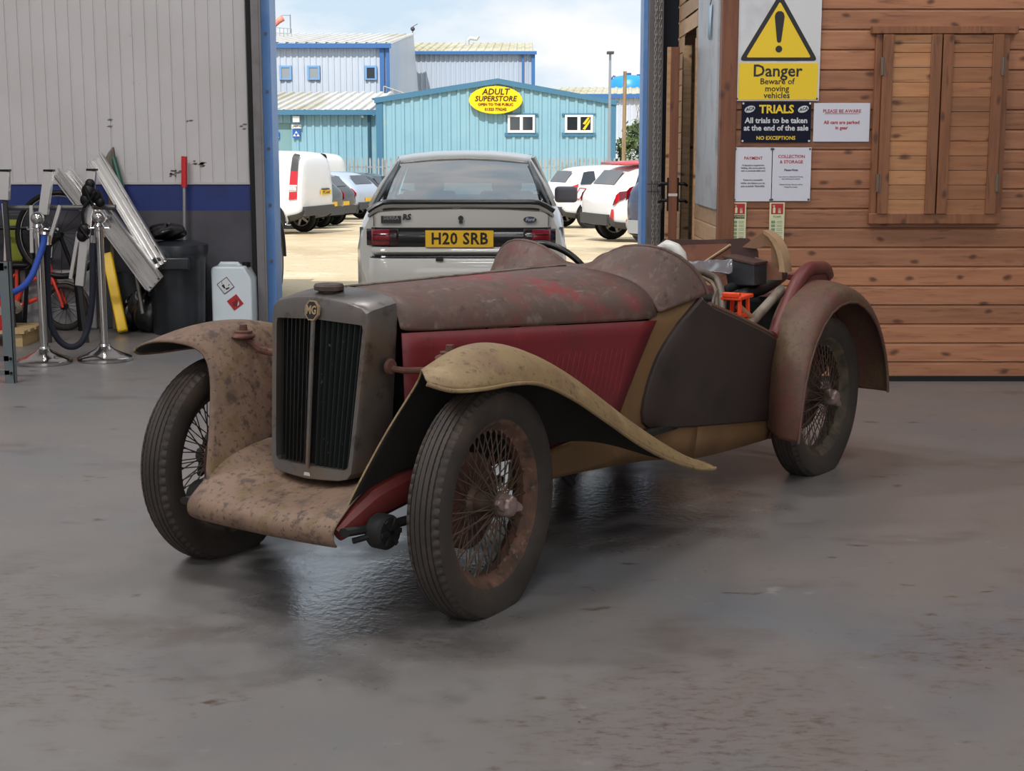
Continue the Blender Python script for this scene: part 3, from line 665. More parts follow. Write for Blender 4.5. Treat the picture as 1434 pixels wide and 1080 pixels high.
# ---------------------------------------------------------------- shuttered window
win = empty('window_1', kind='structure')
def W(px, py, d=0.0): p = at(px, py, YW); return Vector((p.x, YW-d, p.z))
def wq(a, b, c, d, y0, y1, mb):          # board from four pixel corners, between depths in front of the planks
    ps = [at(*q, YW) for q in (a, b, c, d)]
    return mb.prism([Vector((p.x, 0, p.z)) for p in ps], (0, YW-y1, 0), (0, YW-y0, 0))
X0, X1 = at(1221, 300, YW).x, at(1392, 300, YW).x
zt_, zbm = at(1300, 48, YW).z, at(1300, 300, YW).z
lx = lambda px: at(px, 180, YW).x
fr_ = MB().bb((lx(1220.5), YW-.04, zbm-.01), (lx(1229), YW, zt_)).bb((lx(1396), YW-.04, zbm-.01), (lx(1405), YW, zt_))
fr_.bb((lx(1219), YW-.05, at(1300, 313, YW).z), (lx(1404.5), YW, at(1300, 298.5, YW).z)).bb((lx(1221)-.03, YW-.055, zt_), (lx(1404)+.045, YW, at(1300, 37.5, YW).z))
fr_.build('window_frame', M_frame, win, bevel=.003)
def shutter(x0, x1, mt, hinge_left):
    w = x1-x0; s = .058
    root = empty('shutter', (x0 if hinge_left else x1, YW-.03, 0)); root.parent = win
    ox = 0 if hinge_left else -w
    st = MB().bb((ox, -.03, zbm+.004), (ox+s, 0, zt_-.004)).bb((ox+w-s, -.03, zbm+.004), (ox+w, 0, zt_-.004))
    st.build('shutter_stile', M_frame, root, bevel=.002)
    bd_ = MB(); n = 12; zz = zbm+.004; hh = (zt_-zbm-.008)
    hs = [.095]*11+[.06, .055]; t = sum(hs); hs = [h*hh/t for h in hs]
    for h in hs:
        bd_.add([(ox+s-.002, -.016, zz+.0015), (ox+w-s+.002, -.016, zz+.0015), (ox+w-s+.002, -.016, zz+h-.0015), (ox+s-.002, -.016, zz+h-.0015), (ox+s-.002, -.006, zz+h), (ox+w-s+.002, -.006, zz+h)], [(0, 1, 2, 3), (3, 2, 5, 4)]); zz += h
    bd_.build('shutter_boards', mt, root, smooth=0, fix=False)
    MB().bb((ox+.01, -.006, zbm+.004), (ox+w-.01, 0, zt_-.004)).build('shutter_back', M_dark, root)
    hg = MB()
    for zz in (zbm+.18, zt_-.18): hg.bb((-.012, -.034, zz-.05), (.012, -.028, zz+.05)).tube([(0, -.034, zz-.05), (0, -.034, zz+.05)], .006, 6)
    hg.build('hinge', mat('hinge_steel', (120, 104, 92), .5, metal=.6) if hinge_left else bpy.data.materials['hinge_steel'], root)
    return root
XM = lx(1311)
shutter(lx(1229.5), XM-.004, M_shut1, True).rotation_euler = (0, 0, R(-.8))
shutter(XM+.004, lx(1395.5), M_shut2, False).rotation_euler = (0, 0, R(.5))

# ---------------------------------------------------------------- signs
M_wpaper = mat('white_sign_plastic', (206, 206, 208), .4, vary=[((188, 188, 192), 5, .5, .7)])
M_yel = mat('sign_yellow', (232, 196, 24), .45); M_blk = mat('sign_black', (24, 22, 24), .45); M_nvy = mat('sign_navy', (12, 18, 40), .6, spec=.2)
M_redtxt = mat('sign_red', (176, 44, 48), .5); M_gtxt = mat('sign_dark_grey', (70, 70, 78), .6); M_paper = mat('laminated_paper', (204, 204, 214), .35)
def sign(name, x0, y0, x1, y1, m, label, d=.012, cat='sign'):
    a, b = at(x0, y0, YW), at(x1, y1, YW); c = (a+b)/2
    root = empty(name, (c.x, YW-d, c.z), label=label, cat=cat)
    w, h = abs(b.x-a.x), abs(a.z-b.z)
    MB().bb((-w/2, -.003, -h/2), (w/2, .004, h/2)).build('panel', m, root, bevel=.001)
    return root, w, h
def screws(root, w, h, m, ins=.012):
    for sx in (-1, 1):
        for sz in (-1, 1): MB().lathe([(0, -.007), (.006, -.006), (.006, -.003)], 10, 'y', (sx*(w/2-ins), 0, sz*(h/2-ins))).build('screw', m, root)
rt, w, h = sign('danger_sign', 1032.5, -34, 1146, 141.5, M_wpaper, 'large yellow and white danger sign warning of moving vehicles with black triangle')
zpx = lambda py: at(1090, py, YW).z - rt.location.z
xpx = lambda px, py=100: at(px, py, YW).x - rt.location.x
y0 = -.0035
MB().prism([(xpx(1032.5)+.006, 0, zpx(88.5)), (xpx(1146)-.006, 0, zpx(88.5)), (xpx(1146)-.006, 0, zpx(139.5)), (xpx(1032.5)+.006, 0, zpx(139.5))], (0, y0, 0), (0, y0-.001, 0)).build('yellow_band', M_yel, rt, smooth=0)
def tri(cx, cz, half, hh, rr, mb, ya, yb2):
    vs = [(cx-half, cz), (cx+half, cz), (cx, cz+hh)]; poly = []
    G = Vector((cx, cz+hh/3))
    for i in range(3):
        p = Vector(vs[i]); q0 = Vector(vs[i-1]); q1 = Vector(vs[(i+1) % 3])
        a = p+(q0-p).normalized()*rr; b = p+(q1-p).normalized()*rr
        for t in (0, .25, .5, .75, 1): poly.append((1-t)**2*a+2*t*(1-t)*p+t*t*b)
    mb.prism([(p.x, 0, p.y) for p in poly], (0, ya, 0), (0, yb2, 0))
mb = MB(); zb_ = zpx(85.5); hw = (xpx(1144)-xpx(1034))/2; cxs = (xpx(1144)+xpx(1034))/2
tri(cxs, zb_, hw, hw*1.68, .03, mb, y0, y0-.001); mb.build('triangle_border', M_blk, rt, smooth=0)
mb = MB(); tri(cxs, zb_+.019, hw-.040, (hw-.040)*1.68, .012, mb, y0-.001, y0-.002); mb.build('triangle_field', M_yel, rt, smooth=0)
ex = MB(); zt2, zb2 = zpx(16), zpx(60)
pr = [(-.028, zt2-.03), (-.022, zt2-.01), (-.01, zt2), (.01, zt2), (.022, zt2-.01), (.028, zt2-.03), (.012, zb2+.008), (.006, zb2), (-.006, zb2), (-.012, zb2+.008)]
ex.prism([(cxs+a, 0, b) for a, b in pr], (0, y0-.002, 0), (0, y0-.003, 0))
ex.prism([(cxs+.019*math.cos(t*math.pi/10), 0, zpx(69)+.019*math.sin(t*math.pi/10)) for t in range(20)], (0, y0-.002, 0), (0, y0-.003, 0))
ex.build('exclamation_mark', M_blk, rt, smooth=0)
for s, py, sz in (('Danger', 100, .094), ('Beware of', 114.5, .047), ('moving', 124.5, .047), ('vehicles', 134, .047)):
    text(s, rt, (cxs-.004, y0-.0015, zpx(py)), sz, M_blk, bold=.0016 if sz > .06 else .0007)
screws(rt, w, h, M_gtxt)
rt, w, h = sign('trials_sign', 1038.5, 143, 1134, 199.5, M_nvy, 'dark navy sign about trials directly under the yellow danger sign')
k_ = h/56.5
text('TRIALS', rt, (0, -.004, h/2-10.5*k_), .064, M_yel, bold=.002)
text('All trials to be taken', rt, (0, -.004, h/2-26*k_), .043, M_wpaper, bold=.0012)
text('at the end of the sale', rt, (0, -.004, h/2-36.5*k_), .043, M_wpaper, bold=.0012)
text('NO EXCEPTIONS', rt, (0, -.004, h/2-50.5*k_), .029, M_yel, bold=.0006)
for sx in (-1, 1):
    lg = MB().prism([(sx*.152+.030*math.cos(t*math.pi/12)*1.0, 0, h/2-10*k_+.019*math.sin(t*math.pi/12)+.006*math.cos(t*math.pi/12)) for t in range(24)], (0, -.003, 0), (0, -.004, 0)).build('oval_logo', M_wpaper, rt, smooth=0)
    text('ACA', lg, (sx*.152, -.0045, h/2-10*k_), .024, M_nvy, rot=(R(90), R(-12), 0), bold=.0008, shear=.3)
screws(rt, w, h, M_wpaper, .008)
rt, w, h = sign('aware_notice', 1139.5, 144.5, 1216, 198.5, M_paper, 'white landscape notice in red print reading please be aware')
text('PLEASE BE AWARE', rt, (0, -.004, h*.29), .0265, M_redtxt, bold=.0003)
MB().bb((-.098, -.0042, h*.29-.015), (.098, -.0032, h*.29-.0125)).build('underline', M_redtxt, rt)
text('All cars are parked', rt, (0, -.004, h*.0), .0265, M_redtxt, bold=.0006)
text('in gear', rt, (0, -.004, -h*.14), .0265, M_redtxt, bold=.0006)
rt, w, h = sign('payment_notice', 1027.5, 206.5, 1080, 282, M_paper, 'white payment notice, left of the two sheets below the navy sign')
text('PAYMENT', rt, (0, -.004, h*.30), .024, M_redtxt, bold=.0003)
for s, z in (('A deposit is required for', .17), ('bidding, this can be paid via', .12), ('cash or personal debit card', .07), ('If you are a successful', -.10), ('bidder, the balance is to be', -.16), ('paid via BANK TRANSFER', -.22)):
    text(s, rt, (0, -.004, h*z), .0125, M_gtxt, bold=.0002)
screws(rt, w, h, M_gtxt, .009)
rt, w, h = sign('collection_notice', 1080.5, 206.5, 1133.5, 281.5, M_paper, 'white collection and storage notice, right of the two sheets below the navy sign')
text('COLLECTION', rt, (0, -.004, h*.33), .025, M_redtxt, bold=.0003); text('& STORAGE', rt, (0, -.004, h*.23), .025, M_redtxt, bold=.0003)
text('Please Note:', rt, (0, -.004, h*.08), .0155, M_gtxt, bold=.0005)
for s, z in (('Cars must be collected by Tuesday', -.045), ('4pm following the auction', -.085), ('Vehicles left after this time will be', -.19), ('charged for storage', -.235)):
    text(s, rt, (0, -.004, h*z), .0098, M_gtxt)
screws(rt, w, h, M_gtxt, .009)
M_cream = mat('photoluminescent_cream', (206, 206, 168), .5); M_sred = mat('fire_sign_red', (168, 32, 36), .45); M_sgreen = mat('sign_green_grey', (120, 140, 112), .5)
for (a, b, hd, lab) in ((1024.5, 1043.5, M_blk, 'narrow cream extinguisher sign with a black band beside the corner post'), (1077.5, 1097, M_cream, 'narrow cream extinguisher sign without a black band above the curved panel in the old car')):
    rt, w, h = sign('extinguisher_sign', a, 283.5, b, 336, M_cream, lab)
    MB().bb((-w*.40, -.004, h*.19), (w*.40, -.003, h*.47)).build('red_panel', M_sred, rt)
    ic = MB().bb((-w*.28, -.005, h*.22), (-w*.12, -.004, h*.36)).bb((-w*.23, -.005, h*.36), (-w*.17, -.004, h*.43)).bb((-w*.30, -.005, h*.40), (-w*.16, -.004, h*.42))
    for q in range(4): ic.add([(w*.06+w*.05*q, -.0045, h*.22), (w*.10+w*.05*q, -.0045, h*.22), (w*.09+w*.04*q, -.0045, h*(.34+.02*(q % 2))), (w*.08+w*.04*q, -.0045, h*.36)], [(0, 1, 2, 3)])
    ic.build('extinguisher_symbol', M_cream, rt, smooth=0)
    MB().bb((-w*.40, -.004, h*.075), (w*.40, -.003, h*.165)).build('title_band', hd, rt)
    text('POWDER' if hd is M_blk else 'FOAM', rt, (0, -.0045, h*.12), .016, M_cream if hd is M_blk else M_gtxt)
    ln = MB()
    for q in range(5):
        z = h*(-.02-.10*q); ln.bb((-w*.38, -.004, z-h*.035), (-w*.12, -.003, z+h*.035))
        for e in (-.02, .02): ln.bb((-w*.02, -.004, z+h*(e-.006)), (w*.36, -.003, z+h*(e+.006)))
    ln.build('use_symbols', M_sgreen, rt)
# ---------------------------------------------------------------- hoist chain by the roller door
xch = at(917, 150, YB-.25).x; ych = YB-.25
M_chain = mat('galvanised_chain', (168, 164, 156), .35, metal=.7)
ch = empty('hoist_chain', (xch, ych, 0), label='long galvanised hand chain hanging beside the roller door track', cat='chain')
for dx, dy, ph in ((0, 0, 0), (.035, .03, .5)):
    mb = MB(); z = .02; i = 0
    while z < 3.0:
        rowsL = []
        for a in range(10):
            t = 2*math.pi*a/10; cx, cz = .0085*math.cos(t), .0085*math.sin(t)+(.011 if math.sin(t) > 0 else -.011)
            nrm = Vector((math.cos(t), math.sin(t)))
            ring = []
            for q in range(5):
                u = 2*math.pi*q/5; rr = .0034
                px_, pz_, py_ = cx+nrm.x*rr*math.cos(u), cz+nrm.y*rr*math.cos(u), rr*math.sin(u)
                ring.append(Vector((dx+px_, dy+py_, z+pz_)) if i % 2 == 0 else Vector((dx+py_, dy+px_, z+pz_)))
            rowsL.append(ring)
        mb.grid(rowsL, close_u=True, close_v=True); z += .029; i += 1
    mb.build('chain_strand', M_chain, ch, fix=False)
zk = at(918, 263, ych).z
MB().bb((-.05, -.03, zk-.03), (.06, -.02, zk-.024)).bb((-.05, -.03, zk+.024), (.06, -.02, zk+.03)).bb((-.02, -.032, zk-.05), (-.014, -.02, zk+.05)).bb((.02, -.032, zk-.05), (.026, -.02, zk+.05)).tube([(.05, -.02, zk-.05), (.06, -.03, zk-.12), (.055, -.03, zk-.16)], .009, 6).build('chain_keeper', mat('dark_steel', (70, 68, 66), .5, metal=.6), ch)
# ================================================================== YARD AND BUILDINGS OUTSIDE
def yz(Y): return -.024*(Y-9.1)
def on_yard(px, py):
    d = ray(px, py); t = (-.024*-9.1*-1 - 0)  # solve CH + d.z t = -.024 (d.y t - 9.1)
    t = (.024*9.1 - CH)/(d.z+.024*d.y); return Vector((0, 0, CH))+d*t
M_yard = mat('sandy_yard', (206, 186, 152), .9, vary=[((186, 164, 128), .35, .45, .65, (1, .5, 1)), ((222, 206, 176), 1.1, .52, .7), ((150, 132, 104), 9, .6, .72), ((120, 106, 88), .16, .60, .68)], bump=(40, .2))
tag(MB().add([(-150, YB+.3, yz(YB+.3)), (150, YB+.3, yz(YB+.3)), (150, 320, yz(320)), (-150, 320, yz(320))], [(0, 1, 2, 3)]).build('ground_yard', M_yard, smooth=0), kind='structure')
M_teal = mat('teal_cladding', (136, 178, 194), .5, vary=[((128, 170, 188), .5, .45, .65), ((150, 182, 188), 3, .6, .75)])
M_tealtrim = mat('teal_trim', (66, 116, 146), .5)
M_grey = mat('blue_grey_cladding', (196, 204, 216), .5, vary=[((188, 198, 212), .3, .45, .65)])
M_btrim = mat('blue_trim', (62, 108, 166), .45)
M_roofw = mat('weathered_roof', (206, 204, 200), .7, vary=[((178, 172, 152), .12, .50, .62, (3, .2, 1)), ((190, 186, 178), 1.2, .5, .7)])
M_roofy = mat('lichen_roof', (198, 194, 176), .8, vary=[((176, 168, 130), .25, .45, .65), ((158, 150, 120), 1.5, .58, .7)])
M_wframe = mat('white_window_frame', (232, 232, 230), .4)
M_dglass = mat('dark_window_glass', (44, 48, 54), .08, spec=.6)
M_gglass = mat('grey_window_glass', (150, 156, 160), .12, spec=.6)
def corr(mb, x0, x1, Y, zb, ztop, pitch, depth, axis='x'):
    xs = []; n = max(1, round((x1-x0)/pitch)); p = (x1-x0)/n
    for i in range(n):
        a = x0+i*p; xs += [(a, 0), (a+p*.55, 0), (a+p*.65, -depth), (a+p*.9, -depth)]
    xs.append((x1, 0))
    rows = [[Vector((x, Y+d, zb if not callable(zb) else zb(x))) for x, d in xs], [Vector((x, Y+d, ztop(x) if callable(ztop) else ztop)) for x, d in xs]]
    return mb.grid(rows)
def roofcorr(mb, x0, x1, Y0, z0, Y1, z1, pitch, depth, shear=0):
    xs = []; n = max(1, round((x1-x0)/pitch)); p = (x1-x0)/n
    for i in range(n):
        a = x0+i*p; xs += [(a, 0), (a+p*.5, 0), (a+p*.6, depth), (a+p*.9, depth)]
    xs.append((x1, 0))
    return mb.grid([[Vector((x, Y0, z0+d)) for x, d in xs], [Vector((x+shear, Y1, z1+d)) for x, d in xs]])
# ---- gabled teal shed with the yellow oval sign
Y = 60.0
b = empty('gabled_shed', (0, 0, 0), label='gabled teal metal shed carrying the yellow oval superstore sign', cat='building')
xL, xA, xR = at(528, 140, Y).x, at(697, 113, Y).x, at(860, 143, Y).x
zA, zL, zR = at(697, 113, Y).z, at(528, 140, Y).z, at(860, 143, Y).z
top = lambda x: lerp(zL, zA, (x-xL)/(xA-xL)) if x < xA else lerp(zA, zR, (x-xA)/(xR-xA))
mb = MB(); corr(mb, xL, xA, Y, yz(Y)-.3, top, .36, .06); corr(mb, xA, xR, Y, yz(Y)-.3, top, .36, .06); mb.build('gable_wall', M_teal, b, smooth=0)
MB().bb((xR-.01, Y, yz(Y)-.3), (xR, Y+22, zR)).bb((xL, Y, yz(Y)-.3), (xL+.01, Y+22, zL)).build('side_wall', M_teal, b, smooth=0)
mb = MB(); mb.add([(xL-.2, Y-.15, zL+.04), (xA, Y-.15, zA+.06), (xA, Y+22, zA+.06), (xL-.2, Y+22, zL+.04)], [(0, 1, 2, 3)]); mb.add([(xA, Y-.15, zA+.06), (xR+.2, Y-.15, zR+.02), (xR+.2, Y+22, zR+.02), (xA, Y+22, zA+.06)], [(0, 1, 2, 3)])
mb.build('roof', M_tealtrim, b, smooth=0, solid=.05)
mb = MB()
for (xa2, za2, xb2, zb2) in ((xL-.1, zL, xA, zA), (xA, zA, xR+.1, zR)):
    mb.add([(xa2, Y-.16, za2-.13), (xb2, Y-.16, zb2-.13), (xb2, Y-.16, zb2+.06), (xa2, Y-.16, za2+.06), (xa2, Y-.05, za2-.13), (xb2, Y-.05, zb2-.13), (xb2, Y-.05, zb2+.06), (xa2, Y-.05, za2+.06)], [(0, 1, 2, 3), (7, 6, 5, 4), (0, 4, 5, 1), (3, 2, 6, 7)])
mb.bb((xL-.05, Y-.1, yz(Y)-.3), (xL+.22, Y+.05, zL)).bb((xR-.18, Y-.1, yz(Y)-.3), (xR+.08, Y+.1, zR)).build('verge_trim', M_tealtrim, b, smooth=0)
for (x0, x1, s) in ((711, 749, 'grey'), (791, 830, 'stripe')):
    a, c = at(x0, 161, Y), at(x1, 186, Y); wn = MB()
    for (p, q) in (((a.x, c.z), (c.x, c.z+.10)), ((a.x, a.z-.08), (c.x, a.z)), ((a.x, c.z), (a.x+.09, a.z)), ((c.x-.09, c.z), (c.x, a.z)), (((a.x+c.x)/2-.06, c.z), ((a.x+c.x)/2+.06, a.z))):
        e_ = .012 if abs(q[1]-p[1]) > .2 else 0; wn.bb((p[0], Y-.14-e_, p[1]), (q[0], Y-.02, q[1]))
    f = wn.build('window', M_wframe, b, smooth=0)
    MB().bb((a.x, Y-.10, c.z), (c.x, Y-.06, a.z)).build('pane', M_dglass, f, smooth=0)
    MB().bb((a.x-.12, Y-.10, c.z-.14), (c.x+.12, Y-.03, c.z)).bb((a.x-.12, Y-.10, a.z), (c.x+.12, Y-.03, a.z+.06)).build('window_flashing', M_tealtrim, f, smooth=0)
    if s == 'stripe':
        m_ = MB(); xm = (a.x+c.x)/2
        for k in (0, 1): m_.add([(xm+.15, Y-.105, c.z+.15+.2*k), (xm+.25, Y-.105, c.z+.12+.2*k), (c.x-.12, Y-.105, c.z+.42+.18*k), (c.x-.12, Y-.105, c.z+.54+.18*k)], [(0, 1, 2, 3)])
        m_.build('yellow_tape', M_yel, f, smooth=0)
os_ = empty('oval_sign', (0, 0, 0), label='yellow oval adult superstore sign on the teal gable wall', cat='sign')
c0 = at(694, 140, Y-.32); os_.location = c0; rx, rz = .0289*36.5, .0289*18.7
MB().prism([(rx*math.cos(t*math.pi/24), 0, rz*math.sin(t*math.pi/24)) for t in range(48)], (0, -.04, 0), (0, .12, 0)).build('oval_panel', mat('superstore_yellow', (255, 208, 0), .5), os_, smooth=30)
for s, py, sz, m_, sh_ in (('ADULT', 129.3, .33, M_ink, .18), ('SUPERSTORE', 138.6, .285, M_ink, .18), ('OPEN TO THE PUBLIC', 146.3, .14, M_redtxt, 0), ('01323 776242', 152.8, .15, M_redtxt, 0)):
    text(s, os_, (0, -.05, (140-py)*.0289), sz, M_ink if sh_ else mat('sign_maroon', (110, 60, 20), .5), bold=.006, shear=sh_, ext=.004)
# ---- low teal unit on the left
Yl = 61.0
b = empty('low_unit', (0, 0, 0), label='low teal unit with a pale ribbed roof left of the gabled shed', cat='building')
xa2, xb2 = -26, at(529, 157, Yl).x; ze = at(450, 157, Yl).z; zr2 = at(450, 130.5, 72).z
mb = MB(); xd0, xd1, zd = at(374, 172, Yl).x, at(408, 172, Yl).x, at(400, 172, Yl).z
corr(mb, xd1, xb2, Yl, yz(Yl)-.3, ze, .33, .05); corr(mb, xa2, xd0, Yl, yz(Yl)-.3, ze, .33, .05); corr(mb, xd0, xd1, Yl, zd, ze, .33, .05); mb.build('front_wall', M_teal, b, smooth=0)
MB().bb((xd0, Yl+.1, yz(Yl)-.3), (xd1, Yl+.2, zd)).build('roller_door', mat('roller_door_teal', (120, 158, 164), .5), b, smooth=0)
mb = MB(); roofcorr(mb, xa2, xb2-.25, Yl-.3, ze+.02, 72, zr2, .42, .08, shear=0); mb.build('roof', M_roofw, b, smooth=0)
MB().bb((xa2, Yl-.42, ze-.12), (xb2+.2, Yl-.2, ze+.08)).build('gutter', M_tealtrim, b, smooth=0)
xp = at(517, 180, Yl).x; MB().bb((xp-.05, Yl-.16, yz(Yl)-.3), (xp+.05, Yl-.06, ze)).build('downpipe', mat('dark_teal_pipe', (36, 74, 96), .5), b, smooth=0)
p = at(415.5, 167, Yl-.1); MB().bb((p.x-.14, Yl-.3, p.z-.13), (p.x+.14, Yl-.06, p.z+.13)).build('floodlight', M_wframe, b, bevel=.02)
p = at(508, 163, Yl-.1); MB().ball((p.x, Yl-.16, p.z), .06).build('alarm_dome', M_wframe, b)
M_motb = mat('test_sign_blue', (36, 92, 180), .5)
for px, py, w_, nm in ((415, 187.5, .30, 'blue vehicle testing sign with white triangles beside the roller door'), (387, 190, .26, 'blue vehicle testing sign with white triangles on the roller door')):
    p = at(px, py, Yl-.12); r_ = empty('testing_sign', p if px > 400 else at(px, py, Yl+.06), label=nm, cat='sign')
    MB().bb((-w_/2, -.02, -w_*.55), (w_/2, .02, w_*.55)).build('panel', M_motb, r_, smooth=0)
    m_ = MB()
    for dx, dz, up in ((0, .22, 1), (-.24, -.16, 1), (.24, -.16, 1)):
        q = .2*w_*2; m_.add([((dx*w_)-q*.5, -.026, dz*w_-q*.4), ((dx*w_)+q*.5, -.026, dz*w_-q*.4), (dx*w_, -.026, dz*w_+q*.45)], [(0, 1, 2)])
    m_.build('three_triangles', M_wframe, r_, smooth=0)
p = at(415, 177.3, Yl-.12); r_ = empty('unit_sign', p, label='small white unit number sign above the blue testing sign', cat='sign')
MB().bb((-.20, -.02, -.075), (.20, .02, .075)).build('panel', M_wframe, r_, smooth=0); text('UNIT 6', r_, (0, -.025, 0), .12, M_gtxt, bold=.003)
# ---- tall blue grey factory, left wing
Y1 = 76.0
b = empty('factory_building', (0, 0, 0), label='tall pale blue grey factory with three small windows on the left', cat='building')
x0, x1 = -36, at(544, 80, Y1).x; zt1 = at(450, 63, Y1).z; zg = yz(Y1)-.5
mb = MB(); corr(mb, x0, x1, Y1, zg, zt1, .30, .05); mb.build('front_wall', M_grey, b, smooth=0)
xr1 = at(579, 48, 92).x; zr1 = at(579, 48, 92).z
MB().add([(x1, Y1, zg), (x1+1.0, 92, zg), (xr1, 92, zr1), (x1, Y1, zt1)], [(0, 1, 2, 3)]).build('end_wall', M_grey, b, smooth=0)
mb = MB(); roofcorr(mb, x0, x1+.1, Y1-.3, zt1+.05, 92, zr1, .5, .07, shear=xr1-x1); mb.build('roof', M_roofw, b, smooth=0)
mb = MB().bb((x0, Y1-.4, zt1-.17), (x1+.15, Y1-.15, zt1+.06)).bb((x1-.12, Y1-.2, zg), (x1+.05, Y1+.1, zt1)); xg = at(535, 90, Y1).x
mb.bb((xg-.1, Y1-.2, zg), (xg+.12, Y1-.02, zt1)).build('blue_trim', M_btrim, b, smooth=0)
for xa_, xb3, gl in ((391.5, 409, M_gglass), (430.5, 448.5, M_gglass), (511, 528, M_dglass)):
    a, c = at(xa_, 92, Y1), at(xb3, 112, Y1); f = MB()
    for (p, q) in (((a.x, c.z), (c.x, c.z+.07)), ((a.x, a.z-.10), (c.x, a.z)), ((a.x, c.z), (a.x+.10, a.z)), ((c.x-.10, c.z), (c.x, a.z))): f.bb((p[0], Y1-.14-(.012 if abs(q[1]-p[1]) > .2 else 0), p[1]), (q[0], Y1-.03, q[1]))
    f = f.build('window', mat('pale_blue_frame', (120, 166, 214), .5), b, smooth=0)
    MB().bb((a.x, Y1-.11, c.z), (c.x, Y1-.07, a.z)).build('pane', gl, f, smooth=0)
# ---- second factory wing
Y2 = 94.0
b = empty('factory_building', (0, 0, 0), label='tall blue grey factory wing rising behind the gabled shed', cat='building')
x0, x1 = at(564, 80, Y2).x, at(747, 80, Y2).x; zt1 = at(650, 73.5, Y2).z; zg = yz(Y2)-.5
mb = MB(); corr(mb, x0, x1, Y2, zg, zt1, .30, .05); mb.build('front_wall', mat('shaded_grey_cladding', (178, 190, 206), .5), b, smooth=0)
mb = MB(); roofcorr(mb, x0, x1, Y2-.3, zt1+.05, 106, at(650, 60.5, 106).z, .5, .07, shear=.1); mb.build('roof', M_roofy, b, smooth=0)
MB().bb((x0, Y2-.4, zt1-.14), (x1+.2, Y2-.15, zt1+.06)).bb((x0-.06, Y2-.2, zg), (x0+.10, Y2, zt1)).bb((x1-.12, Y2-.2, zg), (x1+.1, Y2+.2, zt1)).bb((x1-.72, Y2-.2, zg), (x1-.6, Y2-.02, zt1)).build('blue_trim', M_btrim, b, smooth=0)
MB().bb((x1, Y2, zg), (x1+.02, Y2+12, zt1)).build('end_wall', M_grey, b, smooth=0)
p = at(655, 61, 102); tag(MB().tube([p+Vector((0, 0, -.4)), p+Vector((0, 0, .2)), p+Vector((.15, 0, .36)), p+Vector((.6, 0, .30)), p+Vector((.72, 0, .5))], .14, 10).build('roof_vent', mat('galvanised_vent', (206, 208, 210), .4, metal=.5)), 'bent metal vent pipe on the lichened factory roof', 'vent')
p = at(552, 150, 74); rl = MB()
for k in range(5): rl.tube([p+Vector((k*.45-.5, 0, -1)), p+Vector((k*.45-.5, 0, 1.0-k*.16))], .03, 5)
rl.tube([p+Vector((-.5, 0, 1.0)), p+Vector((1.4, 0, .35))], .03, 5).tube([p+Vector((-.5, 0, .55)), p+Vector((1.4, 0, -.1))], .03, 5)
tag(rl.build('stair_railing', mat('pale_railing', (190, 180, 160), .5)), 'pale stair railing in the gap between the factory wings', 'railing')
# ---- far right low factory with a blue tank
Y3 = 100.0
b = empty('low_factory', (0, 0, 0), label='long low grey factory with lichened roof under the blue tank', cat='building')
x0, x1 = at(768, 130, Y3).x, 22; zt1 = at(850, 133.5, Y3).z; zg = yz(Y3)-.5
mb = MB(); corr(mb, x0, x1, Y3, zg, zt1, .32, .05); mb.build('front_wall', M_grey, b, smooth=0)
mb = MB(); roofcorr(mb, x0, x1, Y3-.3, zt1+.05, 110, at(850, 123, 110).z, .5, .06, shear=.8); mb.build('roof', M_roofy, b, smooth=0)
MB().bb((x0, Y3-.4, zt1-.2), (x1, Y3-.15, zt1+.08)).build('gutter', M_btrim, b, smooth=0)
p = at(882, 116, 113); tk = empty('storage_tank', p, label='bright blue storage tank standing behind the low factory roof', cat='tank')
MB().lathe([(0, -6), (1.55, -6), (1.55, -.5), (1.45, .15), (1.1, .45), (.5, .55), (0, .56)], 28, cap=False).build('tank_shell', mat('tank_blue', (40, 150, 226), .4), tk, smooth=60)
MB().tube([(-1.35, 0, -.4), (-1.35, 0, .35), (-1.2, 0, .5), (-1.05, 0, .4)], .07, 8).lathe([(.25, .5), (.25, .72)], 12, c=(-.15, 0, 0)).lathe([(.3, .42), (.3, .62)], 12, c=(.8, 0, 0)).build('tank_fittings', mat('tank_fittings_blue', (50, 96, 140), .5), tk)
# ---- posts, windsock, mast
p = at(853, 225, 57); lp = empty('street_lamp', (p.x, 57, yz(57)), label='slim grey lamp post at the right corner of the teal shed', cat='lamp post')
zt4 = at(853, 76, 57).z - yz(57)
M_post2 = mat('galvanised_post', (150, 158, 166), .45, metal=.3)
MB().tube([(0, 0, 0), (0, 0, zt4)], [.07, .045], 8).build('pole', M_post2, lp); MB().bb((-.13, -.25, zt4), (.13, .1, zt4+.10)).build('lamp_head', M_gtxt, lp, bevel=.02)
p = at(873, 225, 50); zt4 = at(873, 100, 50).z
tag(put(MB().tube([(0, 0, 0), (.02, 0, zt4-yz(50))], [.075, .062], 10).build('wooden_pole', mat('weathered_pole', (150, 128, 100), .85, vary=[((120, 98, 74), 3, .5, .65, (4, 4, .3))])), (p.x, 50, yz(50))), 'weathered wooden pole standing before the green bush', 'pole')
p = at(407, 48, 94.5); wsk = empty('windsock', p, label='small orange and white windsock on a mast above the factory roof', cat='windsock')
MB().tube([(0, 0, -2.5), (0, 0, 1.2)], .04, 6).tube([(0, 0, 1.15), (-.5, 0, 1.15)], .02, 5).build('mast', M_post2, wsk)
sk = MB().tube([(-.45, 0, 1.0), (-.75, 0, .80), (-1.05, 0, .50), (-1.25, 0, .32)], [.2, .18, .14, .1], 10, cap=False).build('sock', mat('windsock_white', (238, 150, 130), .7), wsk, solid=.01)
p = at(381, 48, 86); rr = MB()
for k in range(6): rr.tube([p+Vector((k*.22, 0, -.6)), p+Vector((k*.22, 0, .42-.02*k))], .02, 5)
